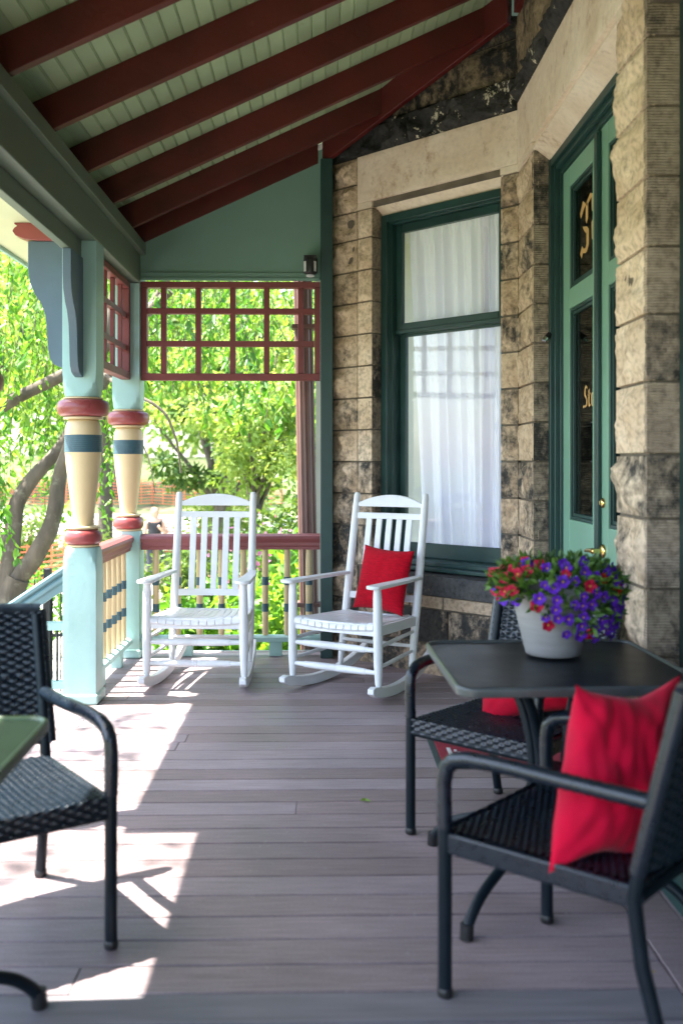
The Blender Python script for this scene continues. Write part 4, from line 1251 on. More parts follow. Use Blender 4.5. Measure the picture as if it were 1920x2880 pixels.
# ------------------------------------------------------------------ tables
def perf_mat(name, ca, cb):
    m, nt, N, L, P = newmat(name)
    tc = N.new('ShaderNodeTexCoord')
    mp = N.new('ShaderNodeMapping'); mp.inputs['Rotation'].default_value = (0, 0, R(45)); mp.inputs['Scale'].default_value = (130, 130, 0)
    L.new(tc.outputs['Object'], mp.inputs[0])
    sp = N.new('ShaderNodeSeparateXYZ'); L.new(mp.outputs[0], sp.inputs[0])
    def sn(o):
        a = N.new('ShaderNodeMath'); a.operation = 'SINE'
        k = N.new('ShaderNodeMath'); k.operation = 'MULTIPLY'; k.inputs[1].default_value = 6.28318; L.new(o, k.inputs[0]); L.new(k.outputs[0], a.inputs[0]); return a.outputs[0]
    ad = N.new('ShaderNodeMath'); ad.operation = 'ADD'; L.new(sn(sp.outputs[0]), ad.inputs[0]); L.new(sn(sp.outputs[1]), ad.inputs[1])
    r = N.new('ShaderNodeMapRange'); r.inputs['From Min'].default_value = 0.3; r.inputs['From Max'].default_value = 1.2
    L.new(ad.outputs[0], r.inputs['Value'])
    nz = N.new('ShaderNodeTexNoise'); nz.inputs['Scale'].default_value = 9; nz.inputs['Detail'].default_value = 5; L.new(tc.outputs['Object'], nz.inputs['Vector'])
    mx = N.new('ShaderNodeMix'); mx.data_type = 'RGBA'; L.new(r.outputs[0], mx.inputs[0])
    mx.inputs[6].default_value = (*ca, 1); mx.inputs[7].default_value = (*cb, 1)
    L.new(mx.outputs[2], P.inputs['Base Color'])
    r2 = N.new('ShaderNodeMapRange'); r2.inputs['To Min'].default_value = 0.3; r2.inputs['To Max'].default_value = 0.46; L.new(nz.outputs['Fac'], r2.inputs['Value']); L.new(r2.outputs[0], P.inputs['Roughness'])
    bp = N.new('ShaderNodeBump'); bp.invert = True; bp.inputs['Strength'].default_value = 0.12; bp.inputs['Distance'].default_value = 0.002
    L.new(r.outputs[0], bp.inputs['Height']); L.new(bp.outputs[0], P.inputs['Normal'])
    P.inputs['Specular IOR Level'].default_value = 0.22
    return m
PERF = perf_mat('punched_table_top', (0.008, 0.013, 0.017), (0.003, 0.004, 0.006))
PERF_REFL = perf_mat('punched_top_tree_reflection', (0.032, 0.064, 0.019), (0.01, 0.02, 0.007))  # green of the trees' reflection is put into the top's base colour
RIM = pmat('table_rim', (0.05, 0.058, 0.06), 0.33, 0.15, 20, 0.03, 80)


def rrect(h, r, n=8):
    pts = []
    for cx, cy, g0 in ((h - r, h - r, 0), (-h + r, h - r, 90), (-h + r, -h + r, 180), (h - r, -h + r, 270)):
        for i in range(n + 1):
            g = R(g0 + 90 * i / n)
            pts.append((cx + r * math.cos(g), cy + r * math.sin(g)))
    return pts


def make_table():
    t = thing('bistro_table', 'x', 'table', (0, 0, 0), 'square metal patio tables', local=True)
    m = MB(); m.prism(rrect(0.366, 0.05), lambda a, b, h: (a, b, h), 0.728, 0.7355); m.build('tabletop', PERF, t, smooth=30)
    m = MB()
    rings = [(0.366, 0.05, 0.7356), (0.369, 0.052, 0.742), (0.374, 0.056, 0.744), (0.379, 0.06, 0.741), (0.381, 0.062, 0.734), (0.379, 0.06, 0.715), (0.374, 0.056, 0.712), (0.366, 0.05, 0.727)]
    vs = []; fs = []
    nn = len(rrect(0.3, 0.05))
    for h, r_, z in rings: vs += [(a, b, z) for a, b in rrect(h, r_)]
    for i in range(len(rings)):
        i2 = (i + 1) % len(rings)
        for k in range(nn):
            k2 = (k + 1) % nn
            fs.append((i * nn + k, i * nn + k2, i2 * nn + k2, i2 * nn + k))
    m.add(vs, fs); m.build('rim', RIM, t, smooth=50)
    for k in range(4):
        g = R(45 + 90 * k)
        c, s = math.cos(g), math.sin(g)
        prof = [(0.30, 0.715), (0.24, 0.705), (0.165, 0.66), (0.115, 0.57), (0.085, 0.46), (0.075, 0.36), (0.085, 0.29), (0.13, 0.235), (0.22, 0.19), (0.31, 0.15), (0.42, 0.11), (0.48, 0.055), (0.498, 0.022)]
        P = [Vector((c * a, s * a, z)) for a, z in prof]
        Q = []
        for i in range(len(P) - 1):
            for j in range(5): Q.append(P[i].lerp(P[i + 1], j / 5))
        Q.append(P[-1])
        for it in range(8): Q = [Q[0]] + [(Q[i - 1] + Q[i] * 2 + Q[i + 1]) / 4 for i in range(1, len(Q) - 1)] + [Q[-1]]
        m = MB(); m.tube(Q, 0.0165, 12); lg = m.build('leg', METAL, t, smooth=60)
        m = MB(); m.tube([(c * 0.4945, s * 0.4945, 0.045), (c * 0.4985, s * 0.4985, 0.001)], 0.021, 12); m.build('foot', BLACKP, lg)
    m = MB(); m.lathe([(0.066, 0.33), (0.07, 0.335), (0.07, 0.385), (0.066, 0.39)], (0, 0, 0), 20); m.build('hub', METAL, t, smooth=50); m = MB(); m.tube([(-0.23, -0.23, 0.719), (0.23, 0.23, 0.719)], 0.012, 8); m.tube([(-0.23, 0.23, 0.7185), (0.23, -0.23, 0.7185)], 0.011, 8)
    m.build('crossbar', METAL, t, smooth=50)
    return t


t1 = make_table(); place(t1, 0.765, 3.19, 0, R(1.5))
t1['label'] = 'black square metal table with a pot of petunias on it'
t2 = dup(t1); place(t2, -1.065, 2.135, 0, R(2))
t2['label'] = 'bare square metal table with tree reflection painted on its top, left edge of porch'
RIM_REFL = pmat('table_rim_tree_reflection', (0.045, 0.088, 0.026), 0.33, 0.15, 20, 0.03, 80)  # rim carries the same painted reflection of the trees
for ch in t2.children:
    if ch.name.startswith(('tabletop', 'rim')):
        ch.data = ch.data.copy(); ch.data.materials[0] = PERF_REFL if ch.name.startswith('tabletop') else RIM_REFL

# ------------------------------------------------------------------ flower pot
pot = thing('flower_pot', 'pale grey pot of purple and red petunias standing on the metal table', 'flower pot', (0.79, 3.30, 0.7436))
px_, py_, pz_ = 0.79, 3.30, 0.7436
POTM = pmat('pot_grey', (0.25, 0.24, 0.235), 0.55, 0.1, 6, 0.12, 18, stretch=(1, 1, 9), spots=(0.20, 0.19, 0.185), spotscale=10, spotlo=0.55, spothi=0.75)
m = MB(); m.lathe([(0.085, 0.0), (0.093, 0.004), (0.097, 0.02), (0.112, 0.08), (0.128, 0.15), (0.138, 0.198), (0.145, 0.200), (0.148, 0.206), (0.148, 0.216), (0.143, 0.220), (0.134, 0.217), (0.128, 0.19), (0.125, 0.185)], (px_, py_, pz_), 40)
m.build('pot', POTM, pot, smooth=50)
LEAFP = leaf_mat('petunia_leaf', (0.03, 0.085, 0.015), (0.06, 0.15, 0.025), (0.15, 0.27, 0.05), 0.35)


def leafmesh(name, pos, dirs, size, mat, parent=None, wid=0.42, tone=None, fold=0.25, loc=None, label=None, seed=0):
    """pos (n,3), dirs (n,3) leaf direction; makes folded four-triangle leaves"""
    rg = np.random.default_rng(seed)
    n = len(pos)
    d = dirs / np.maximum(1e-6, np.linalg.norm(dirs, axis=1, keepdims=True))
    rnd = rg.normal(size=(n, 3))
    s = np.cross(d, rnd); s /= np.maximum(1e-6, np.linalg.norm(s, axis=1, keepdims=True))
    u = np.cross(s, d)
    sz = (size if np.ndim(size) else np.full(n, size))[:, None]
    hw = wid * 0.5 * sz
    b = pos; tip = pos + d * sz - u * sz * 0.10
    l1 = pos + d * sz * 0.28 + s * hw * 0.92 + u * sz * fold * 0.4
    l2 = pos + d * sz * 0.62 + s * hw * 0.78 + u * sz * fold * 0.3
    r1 = pos + d * sz * 0.28 - s * hw * 0.92 + u * sz * fold * 0.4
    r2 = pos + d * sz * 0.62 - s * hw * 0.78 + u * sz * fold * 0.3
    V = np.stack([b, l1, l2, tip, r2, r1], axis=1).reshape(-1, 3)
    base = (np.arange(n) * 6)[:, None]
    F = np.concatenate([base + np.array([[0, 1, 2, 3]]), base + np.array([[0, 3, 4, 5]])], axis=1).reshape(-1)
    org = np.array(ORG.get(parent, Vector((0, 0, 0))) if parent is not None else (loc or (0, 0, 0)))
    V = V - org
    me = bpy.data.meshes.new(name)
    me.vertices.add(len(V)); me.vertices.foreach_set('co', V.astype(np.float32).ravel())
    me.loops.add(len(F)); me.loops.foreach_set('vertex_index', F.astype(np.int32))
    nf = len(F) // 4
    me.polygons.add(nf); me.polygons.foreach_set('loop_start', np.arange(nf, dtype=np.int32) * 4)
    me.update(calc_edges=True)
    tn = tone if tone is not None else rg.random(n)
    at = me.attributes.new('tone', 'FLOAT', 'POINT'); at.data.foreach_set('value', np.repeat(np.clip(tn, 0, 1), 6).astype(np.float32))
    me.materials.append(mat)
    o = bpy.data.objects.new(name, me); C.objects.link(o)
    if parent is not None: o.parent = parent; ORG[o] = Vector(org)
    elif loc is not None: o.location = loc
    return o


rg = np.random.default_rng(4)
nl = 1500
# dome with a skirt on the right side hanging over the rim
g = rg.uniform(0, 2 * np.pi, nl); h = rg.uniform(-0.55, 1, nl)
def shell(g, h):
    rad = 0.187 * np.sqrt(np.clip(1 - (h * 0.92) ** 2, 0, 1)) + 0.02
    x = px_ + 0.01 + rad * np.cos(g) * 1.06
    y = py_ + rad * np.sin(g)
    z = pz_ + 0.245 + 0.08 * h
    # skirt: lower towards the right and front
    drop = np.where(h < 0.2, 1, 0) * np.clip(0.15 + np.cos(g + 0.75), 0, 1) * (0.2 - h) * 0.13
    return np.stack([x, y, z - drop], axis=1)
pp = shell(g, h)
ins = rg.uniform(0.75, 1.02, nl)[:, None]
cen = np.array([px_, py_, pz_ + 0.235])
pp = cen + (pp - cen) * ins
dd = (pp - cen) + rg.normal(size=(nl, 3)) * 0.12 + np.array([0, 0, 0.05])
leafmesh('foliage', pp, dd, rg.uniform(0.025, 0.045, nl), LEAFP, pot, 0.45, rg.random(nl), seed=2)
m = MB(); m.lathe([(0.124, 0.17), (0.06, 0.2), (0.001, 0.21)], (px_, py_, pz_), 24, caps=False); m.build('soil', SOIL, pot)


def flower_mesh(name, cp, ct, seed):
    m = MB()
    rq = random.Random(seed)
    n = 30
    vs = [(0, 0, -0.006)]
    for ring, rad, zz_ in ((0, 0.0035, -0.004), (1, 0.011, 0.001), (2, 0.019, 0.003)):
        for k in range(n):
            gg = 2 * math.pi * k / n
            lob = 1 + (0.09 * math.cos(5 * gg) if ring == 2 else 0.03 * math.cos(5 * gg))
            zw = zz_ + (0.0022 * math.cos(5 * gg + 1) if ring == 2 else 0) - (0.002 * (ring == 2))
            vs.append((rad * lob * math.cos(gg), rad * lob * math.sin(gg), zw))
    fs = [(0, 1 + k, 1 + (k + 1) % n) for k in range(n)]
    m.cm = 1; m.add(vs, fs)
    m.cm = 0
    for ring in (0, 1):
        for k in range(n):
            a = 1 + ring * n + k; b = 1 + ring * n + (k + 1) % n
            m.f.append((a, b, b + n, a + n)); m.mi.append(0)
    tb = MB(); tb.lathe([(0.0015, -0.03), (0.0022, -0.022), (0.0035, -0.006), (0.006, -0.001)], (0, 0, 0), 8, caps=False)
    m.add(tb.v, tb.f)
    o = m.build(name, [cp, ct], smooth=70)
    return o
PURP = pmat('petal_purple', (0.085, 0.016, 0.33), 0.6, 0.25, 60, 0.1, 200, spec=0.2)
PINK = pmat('petal_crimson', (0.33, 0.004, 0.03), 0.6, 0.25, 60, 0.1, 200, spec=0.2)
REDF = pmat('petal_scarlet', (0.30, 0.006, 0.004), 0.6, 0.25, 60, 0.1, 200, spec=0.2)
YEL = pmat('petal_throat', (0.55, 0.28, 0.05), 0.6, 0.2, 60, 0)
protos = [flower_mesh('flower', c_, YEL, i) for i, c_ in enumerate((PURP, PINK, REDF))]
rf = random.Random(12)
fl = []
tries = 0
while len(fl) < 98 and tries < 8000:
    tries += 1
    gg = rf.uniform(-math.pi * 1.05, math.pi * 0.08) if rf.random() < 0.85 else rf.uniform(0, 2 * math.pi)
    hh = rf.uniform(-0.75, 0.97)
    p = shell(np.array([gg]), np.array([hh]))[0]
    p = cen + (p - cen) * rf.uniform(1.0, 1.06)
    if p[2] < pz_ + 0.19 and math.cos(gg) < -0.25 and rf.random() < 0.6: continue
    if any(np.linalg.norm(p - q) < 0.027 for q, _, _ in fl): continue
    cosx = math.cos(gg)
    if cosx < -0.45 and rf.random() < 0.45: continue
    if cosx < -0.48: k = 1 if rf.random() < 0.72 else 0
    elif cosx > 0.55 and hh > -0.1: k = 2 if rf.random() < 0.2 else 0
    else: k = 0 if rf.random() < 0.96 else 1
    fl.append((p, k, gg))
first = {0: True, 1: True, 2: True}
for p, k, gg in fl:
    if first[k]: o = protos[k]; first[k] = False
    else: o = protos[k].copy(); C.objects.link(o)
    o.parent = pot; ORG[o] = ORG[pot]
    dv = Vector((p - cen)) + Vector((rf.uniform(-0.05, 0.05), -0.09 + rf.uniform(-0.05, 0.05), rf.uniform(-0.02, 0.06)))
    o.location = Vector(p) - ORG[pot]
    o.rotation_euler = dv.to_track_quat('Z', 'Y').to_euler()
    s_ = rf.uniform(0.8, 1.15); o.scale = (s_, s_, s_)
for k in first:
    if first[k]: bpy.data.objects.remove(protos[k])

# ------------------------------------------------------------------ doormat
mat_t = thing('doormat', 'red doormat with white lettering and dark green border before the doors', 'doormat', (0.86, 4.68, 0))
m = MB(); m.box(0.525, 4.40, 0.002, 1.195, 5.0, 0.008); m.build('border', pmat('rubber_border', (0.03, 0.05, 0.045), 0.8, 0.2, 30, 0.3, 90), mat_t, bevel=0.003)
m = MB(); m.box(0.555, 4.425, 0.0085, 1.165, 4.975, 0.014); m.build('pile', pmat('red_pile', (0.24, 0.006, 0.022), 0.95, 0.2, 40, 0.6, 260), mat_t, bevel=0.003)
LETW = pmat('mat_lettering', (0.55, 0.52, 0.52), 0.9, 0.15, 60, 0.3, 200)
m = MB()
for (a, b, c_, d_) in ((0.60, 4.52, 0.618, 4.68), (0.60, 4.50, 0.70, 4.518), (0.632, 4.56, 0.645, 4.60), (0.632, 4.62, 0.645, 4.65), (0.646, 4.60, 0.66, 4.618)):
    m.box(a, b, 0.0142, c_, d_, 0.0155)
rq = random.Random(2)
for i in range(6):
    xq = 0.80
    while xq < 0.93:
        wq = rq.uniform(0.004, 0.014)
        m.box(xq, 4.53 + i * 0.026, 0.0142, xq + wq, 4.53 + i * 0.026 + rq.uniform(0.006, 0.014), 0.0155)
        xq += wq + rq.uniform(0.004, 0.01)
m.build('lettering', LETW, mat_t)

# fallen leaf and crumbs on the deck
FL = leaf_mat('fallen_leaf', (0.10, 0.20, 0.02), (0.14, 0.26, 0.03), (0.2, 0.3, 0.04), 0.3)
o = leafmesh('fallen_leaf', np.array([[0.155, 3.98, 0.006], [0.175, 3.985, 0.008]]), np.array([[1, 0.2, 0.02], [0.6, -0.5, 0.05]]), np.array([0.045, 0.03]), FL, loc=(0.155, 3.98, 0.0))
tag(o, 'small green leaf fallen on the grey deck boards', 'leaf')
FY = leaf_mat('dry_petal', (0.35, 0.26, 0.10), (0.42, 0.32, 0.14), (0.5, 0.4, 0.2), 0.3)
o = leafmesh('fallen_leaf', np.array([[0.90, 2.62, 0.006]]), np.array([[0.5, 0.6, 0.03]]), np.array([0.02]), FY, loc=(0.90, 2.62, 0.0))
tag(o, 'tiny dry yellow petal on the deck near the border board at right', 'petal')

# ------------------------------------------------------------------ trees and garden
L_YG = leaf_mat('leaf_spring', (0.03, 0.12, 0.015), (0.11, 0.28, 0.03), (0.30, 0.46, 0.08), 0.5)
L_BG = leaf_mat('leaf_back', (0.07, 0.15, 0.03), (0.18, 0.31, 0.06), (0.40, 0.52, 0.17), 0.5)
L_BU = leaf_mat('leaf_shrub', (0.03, 0.11, 0.015), (0.09, 0.25, 0.03), (0.26, 0.44, 0.06), 0.5)
L_DK = leaf_mat('leaf_dark', (0.02, 0.06, 0.012), (0.05, 0.12, 0.02), (0.14, 0.22, 0.04), 0.35)


def limb(m, pts, r0, r1, seg=9, wob=0.02, sub=6, seed=0):
    P = [Vector(p) for p in pts]
    Q = []
    for i in range(len(P) - 1):
        for k in range(sub): Q.append(P[i].lerp(P[i + 1], k / sub))
    Q.append(P[-1])
    for it in range(3): Q = [Q[0]] + [(Q[i - 1] + Q[i] * 2 + Q[i + 1]) / 4 for i in range(1, len(Q) - 1)] + [Q[-1]]
    n = len(Q)
    Q = [q + Vector((mnoise.noise(q * 2 + Vector((seed, 0, 0))), mnoise.noise(q * 2 + Vector((0, seed, 9))), 0)) * wob for q in Q]
    m.tube(Q, [(r0 + (r1 - r0) * i / (n - 1)) * (1 + 0.12 * mnoise.noise(Q[i] * 5)) for i in range(n)], seg)
    return Q


# --- the weeping tree just outside
wt = thing('weeping_tree', 'weeping tree with forked mossy trunk and hanging bright leaves beyond the stairs', 'tree', (-3.35, 10.0, -1.3))
m = MB()
limb(m, [(-3.4, 10.0, -1.35), (-3.34, 10.0, -0.6), (-3.25, 10.0, -0.05), (-3.13, 10.0, 0.22)], 0.22, 0.13, 12, seed=1)
ends = []
ends.append(limb(m, [(-3.16, 10.0, 0.18), (-2.95, 9.98, 0.42), (-2.80, 9.96, 0.68), (-2.72, 9.95, 0.95), (-2.69, 9.95, 1.3), (-2.55, 9.9, 1.6), (-2.2, 9.9, 2.3), (-1.6, 9.9, 3.2), (-1.0, 9.8, 4.1)], 0.105, 0.04, 11, seed=2))
ends.append(limb(m, [(-3.22, 10.0, 0.1), (-3.2, 10.03, 0.55), (-3.17, 10.05, 0.95), (-3.0, 10.1, 1.25), (-2.72, 10.15, 1.55), (-2.4, 10.3, 2.2), (-2.3, 10.6, 3.2), (-2.0, 10.9, 4.4)], 0.10, 0.04, 10, seed=3))
ends.append(limb(m, [(-3.3, 10.0, -0.15), (-3.62, 9.95, 0.5), (-3.75, 9.9, 1.3), (-3.45, 9.85, 1.85), (-3.1, 9.85, 2.05), (-2.68, 9.8, 2.24), (-2.2, 9.7, 2.5), (-1.5, 9.6, 3.1)], 0.10, 0.045, 10, seed=4))
ends.append(limb(m, [(-3.4, 10.0, 0.0), (-3.9, 10.1, 1.2), (-4.1, 10.2, 2.6), (-4.2, 10.4, 4.2)], 0.10, 0.04, 10, seed=5))
ends.append(limb(m, [(-2.2, 9.7, 2.3), (-1.85, 9.3, 2.05), (-1.62, 9.1, 1.98), (-1.45, 9.1, 1.85), (-1.36, 9.1, 1.6), (-1.33, 9.1, 1.3)], 0.022, 0.008, 7, wob=0.01, seed=6))
ends.append(limb(m, [(-1.85, 9.3, 2.05), (-1.78, 9.3, 1.7), (-1.65, 9.3, 1.4), (-1.6, 9.3, 1.1)], 0.010, 0.004, 6, wob=0.01, seed=7))
m.build('trunk', BARK, wt, smooth=60)
rg = np.random.default_rng(77)
POS = []; DIR = []; SZ = []; TN = []
tw = MB()
def strand(x, y, z0, length, sway, dens, lsz, tb):
    n = int(length * dens)
    ph = rg.uniform(0, 6.28)
    t = np.linspace(0, 1, max(3, n))
    px = x + sway * 0.15 * np.sin(t * 3 + ph); py = y + sway * 0.12 * np.cos(t * 2.5 + ph); pz = z0 - length * t
    k = len(t)
    POS.append(np.stack([px, py, pz], 1) + rg.normal(size=(k, 3)) * 0.012)
    a = rg.uniform(0, 6.28, k)
    DIR.append(np.stack([np.cos(a) * 0.75, np.sin(a) * 0.75, -rg.uniform(0.4, 1.3, k)], 1))
    SZ.append(lsz * rg.uniform(0.65, 1.2, k)); TN.append(np.clip(tb + rg.normal(size=k) * 0.2, 0, 1))
    if k > 8:
        tw.tube([(px[i], py[i], pz[i]) for i in range(0, k, max(1, k // 6))], 0.0035, 5, caps=False)
for i in range(330):
    x = rg.uniform(-5.4, -1.2) if rg.random() < 0.72 else rg.uniform(-1.2, 1.2)
    y = rg.uniform(9.0, 12.6)
    z0 = rg.uniform(2.3, 5.4)
    low = rg.uniform(0.5, 2.4)
    if x > -2.4: low = rg.uniform(1.7, 2.9)
    if -3.45 < x < -2.5 and y < 10.4: low = max(low, rg.uniform(1.4, 2.4))
    if z0 - low < 0.4: continue
    strand(x, y, z0, z0 - low, 1.0, 19, 0.105, rg.uniform(0.25, 0.75))
# a few close, clearly drawn sprays
for x, y, z0, ln in ((-3.05, 8.4, 2.5, 1.9), (-2.95, 8.6, 2.0, 1.4), (-2.6, 8.5, 3.6, 1.3), (-0.86, 8.3, 2.35, 0.55), (-0.62, 8.2, 2.6, 0.7), (-0.25, 8.1, 2.6, 0.95), (-0.75, 8.35, 2.7, 0.6), (-1.6, 8.3, 2.5, 0.55), (-1.1, 8.5, 2.75, 0.6), (-1.35, 8.4, 2.6, 0.6),
                      (-2.85, 8.9, 1.7, 1.2), (-3.2, 8.7, 3.3, 1.2), (-3.35, 8.8, 2.6, 2.0), (-2.75, 9.0, 3.9, 1.0)):
    strand(x, y, z0, ln, 0.7, 30, 0.115, rg.uniform(0.2, 0.5))
leafmesh('crown', np.concatenate(POS), np.concatenate(DIR), np.concatenate(SZ), L_YG, wt, 0.46, np.concatenate(TN), seed=5)
tw.build('twigs', BARK, wt)


def tree(label, x, y, height, spread, nleaf, lsz, mat, seed, trunk_r=0.14, base=0.35, name='broadleaf_tree', tb=0.5, group='trees in the park beyond the porch', squash=0.8):
    z = gz(x, y) - 0.1
    t = thing(name, label, 'tree', (x, y, z), group)
    rt = np.random.default_rng(seed)
    m = MB()
    tops = []
    hb = height * base
    limb(m, [(x, y, z), (x + rt.normal() * 0.1, y, z + hb * 0.6), (x + rt.normal() * 0.2, y, z + hb)], trunk_r, trunk_r * 0.75, 9, seed=seed)
    nb = 9
    for i in range(nb):
        a = 2 * math.pi * i / nb + rt.normal() * 0.3; q = rt.uniform(0.35, 1.0)
        ex = x + math.cos(a) * spread * q * 0.8; ey = y + math.sin(a) * spread * q * 0.8; ez = z + hb + (height - hb) * rt.uniform(0.25, 0.95)
        h0 = z + hb * rt.uniform(0.8, 1.1)
        limb(m, [(x, y, h0), ((x + ex) / 2, (y + ey) / 2, h0 + (ez - h0) * 0.55), (ex, ey, ez)], trunk_r * 0.5, 0.015, 7, wob=0.08, seed=seed + i)
        tops.append((ex, ey, ez)); tops.append(((x + ex) / 2, (y + ey) / 2, h0 + (ez - h0) * 0.6))
    m.build('trunk', BARK, t, smooth=60)
    nc = 46
    cl = []
    for i in range(nc):
        b = tops[rt.integers(len(tops))]
        cl.append((b[0] + rt.normal() * spread * 0.25, b[1] + rt.normal() * spread * 0.25, b[2] + rt.normal() * (height - hb) * 0.13, spread * rt.uniform(0.10, 0.26), np.clip(tb + rt.normal() * 0.16, 0, 1)))
    cl = np.array(cl)
    idx = rt.integers(nc, size=nleaf)
    off = rt.normal(size=(nleaf, 3)); off /= np.linalg.norm(off, axis=1, keepdims=True)
    off *= (rt.random(nleaf) ** 0.45)[:, None]
    pos = cl[idx, :3] + off * cl[idx, 3:4] * np.array([1.25, 1.25, squash])
    dirs = off + np.array([0, 0, -0.5]) + rt.normal(size=(nleaf, 3)) * 0.5
    leafmesh('crown', pos, dirs, lsz * rt.uniform(0.7, 1.25, nleaf), mat, t, 0.5, np.clip(cl[idx, 4] + rt.normal(size=nleaf) * 0.15, 0, 1), seed=seed)
    return t


tree('slender young tree with yellow green drooping crown behind the far railing', -1.15, 16.5, 5.0, 1.7, 9000, 0.11, L_BG, 31, 0.09, 0.42, tb=0.72)
tree('bushy yellow green tree with leaning bare limb close to the downspout', 0.15, 17.5, 6.0, 2.0, 9000, 0.12, L_BG, 32, 0.10, 0.3, tb=0.7)
tree('tall grey trunked tree standing left of the walking person', -5.6, 25, 8.5, 3.0, 9000, 0.17, L_BG, 33, 0.20, 0.5, tb=0.6)
tree('broad light green tree rising behind the orange fencing', -3.0, 30, 9.0, 3.6, 9000, 0.20, L_BG, 34, 0.22, 0.45, tb=0.66)
tree('dark leaved tree filling the middle distance behind the rocking chair', -2.4, 22.5, 6.2, 2.1, 8000, 0.16, L_DK, 35, 0.16, 0.33, tb=0.65)
tree('tall spreading tree at far left behind the weeping branches', -10.5, 24, 10.0, 4.5, 10000, 0.20, L_BG, 36, 0.28, 0.4, tb=0.6)
tree('round crowned tree far back on the left of the road', -8.0, 38, 10.0, 4.5, 8000, 0.26, L_BG, 37, 0.25, 0.42, tb=0.7)
tree('pale crowned tree far back behind the wall side of railing', 1.6, 28, 9.0, 4.0, 8000, 0.22, L_BG, 38, 0.22, 0.35, tb=0.75)
tree('wide crowned tree on the slope above the road', -13.5, 40, 11.0, 5.0, 8000, 0.28, L_BG, 39, 0.3, 0.4, tb=0.62)

# the street tree left of the porch whose outer sprays dapple the deck
sh_t = thing('shade_tree', 'tall street tree left of the porch casting dappled shade on the deck', 'tree', (-9.0, 4.0, -1.3))
m = MB()
limb(m, [(-9.0, 4.0, -1.35), (-8.9, 4.0, 2.0), (-8.6, 4.0, 5.0), (-8.2, 4.0, 7.5)], 0.22, 0.12, 10, seed=61)
shp = []
rt = np.random.default_rng(61)
for ey, ex, ez in ((2.6, -5.0, 7.6), (2.3, -4.5, 7.2), (3.3, -4.6, 8.0), (3.6, -5.2, 8.4), (4.1, -4.8, 8.3), (4.4, -5.3, 8.9), (4.7, -4.7, 7.9), (5.3, -4.9, 8.4), (5.1, -4.4, 7.4), (3.0, -5.4, 8.8), (1.9, -5.3, 8.2), (2.5, -5.6, 9.0)):
    Q = limb(m, [(-8.4, 4.0, 6.4), ((ex - 8.4) / 2, (ey + 4.0) / 2, ez - 0.2), (ex, ey, ez)], 0.05, 0.006, 7, wob=0.1, seed=62)
    for q in Q[len(Q) // 2:]:
        for k in range(18): shp.append((q.x + rt.normal() * 0.25, q.y + rt.normal() * 0.12, q.z + rt.normal() * 0.12))
m.build('trunk', BARK, sh_t, smooth=60)
shp = np.array(shp)
big = rt.normal(size=(5000, 3)) * np.array([1.0, 2.0, 1.3]) + np.array([-8.6, 4.0, 9.5])
shp = np.concatenate([shp, big])
leafmesh('crown', shp, rt.normal(size=shp.shape) + np.array([0.3, 0, -0.4]), rt.uniform(0.09, 0.15, len(shp)), L_YG, sh_t, 0.5, seed=63)

# far wood
rg = np.random.default_rng(99)
nf = 42000
cx = rg.uniform(-60, 25, 260); cy = rg.uniform(52, 78, 260); chh = rg.uniform(1, 13, 260)
ii = rg.integers(260, size=nf)
off = rg.normal(size=(nf, 3)) * np.array([1.7, 1.7, 1.3])
pos = np.stack([cx[ii], cy[ii], 1.2 + chh[ii]], 1) + off
ct = rg.uniform(0.3, 0.9, 260)
o = leafmesh('far_wood', pos, off + np.array([0, 0, -0.4]), rg.uniform(0.35, 0.7, nf), L_BG, wid=0.6, tone=np.clip(ct[ii] + rg.normal(size=nf) * 0.12, 0, 1), loc=(-15, 60, 0), seed=8)
tag(o, 'hazy bright green wood closing the view beyond the road', 'wood', kind='stuff')

# shrubs outside the far railing
def shrub(label, x, y, r, h, n, lsz, mat, seed, tb=0.5, flowers=None):
    z = gz(x, y) - 0.05
    t = thing('garden_shrub', label, 'shrub', (x, y, z), 'shrubs outside the far railing')
    rt = np.random.default_rng(seed)
    m = MB()
    cl = []
    for i in range(9):
        a = rt.uniform(0, 6.28); q = rt.uniform(0.2, 0.85)
        e_ = (x + math.cos(a) * r * q, y + math.sin(a) * r * q, z + h * rt.uniform(0.45, 0.92))
        limb(m, [(x + math.cos(a) * 0.06, y + math.sin(a) * 0.06, z), ((x + e_[0]) / 2, (y + e_[1]) / 2, z + (e_[2] - z) * 0.6), e_], 0.012, 0.005, 5, wob=0.02, sub=3, seed=seed + i)
        cl.append(e_)
        cl.append(((x + e_[0] * 2) / 3, (y + e_[1] * 2) / 3, z + (e_[2] - z) * 0.55))
    m.build('stems', BARK, t)
    cl = np.array(cl); k = rt.integers(len(cl), size=n)
    off = rt.normal(size=(n, 3)); off /= np.linalg.norm(off, axis=1, keepdims=True); off *= (rt.random(n) ** 0.5)[:, None]
    pos = cl[k] + off * np.array([r * 0.42, r * 0.42, h * 0.2])
    pos[:, 2] = np.maximum(pos[:, 2], z + 0.08)
    dirs = off * np.array([1, 1, 0.4]) + rt.normal(size=(n, 3)) * 0.35 + np.array([0, 0, -0.1])
    leafmesh('leaves', pos, dirs, lsz * rt.uniform(0.6, 1.2, n), mat, t, 0.6, np.clip(tb + rt.normal(size=n) * 0.22, 0, 1), seed=seed)
    if flowers:
        nfw = flowers[1]
        k = rt.integers(len(cl), size=nfw); off = rt.normal(size=(nfw, 3)) * np.array([r * 0.3, r * 0.3, h * 0.1])
        pos = cl[k] + off + np.array([0, 0, h * 0.12])
        leafmesh('blossom', pos, rt.normal(size=(nfw, 3)) + np.array([0, 0, 0.6]), 0.07 * rt.uniform(0.6, 1.2, nfw), flowers[0], t, 0.7, seed=seed + 1)
    return t
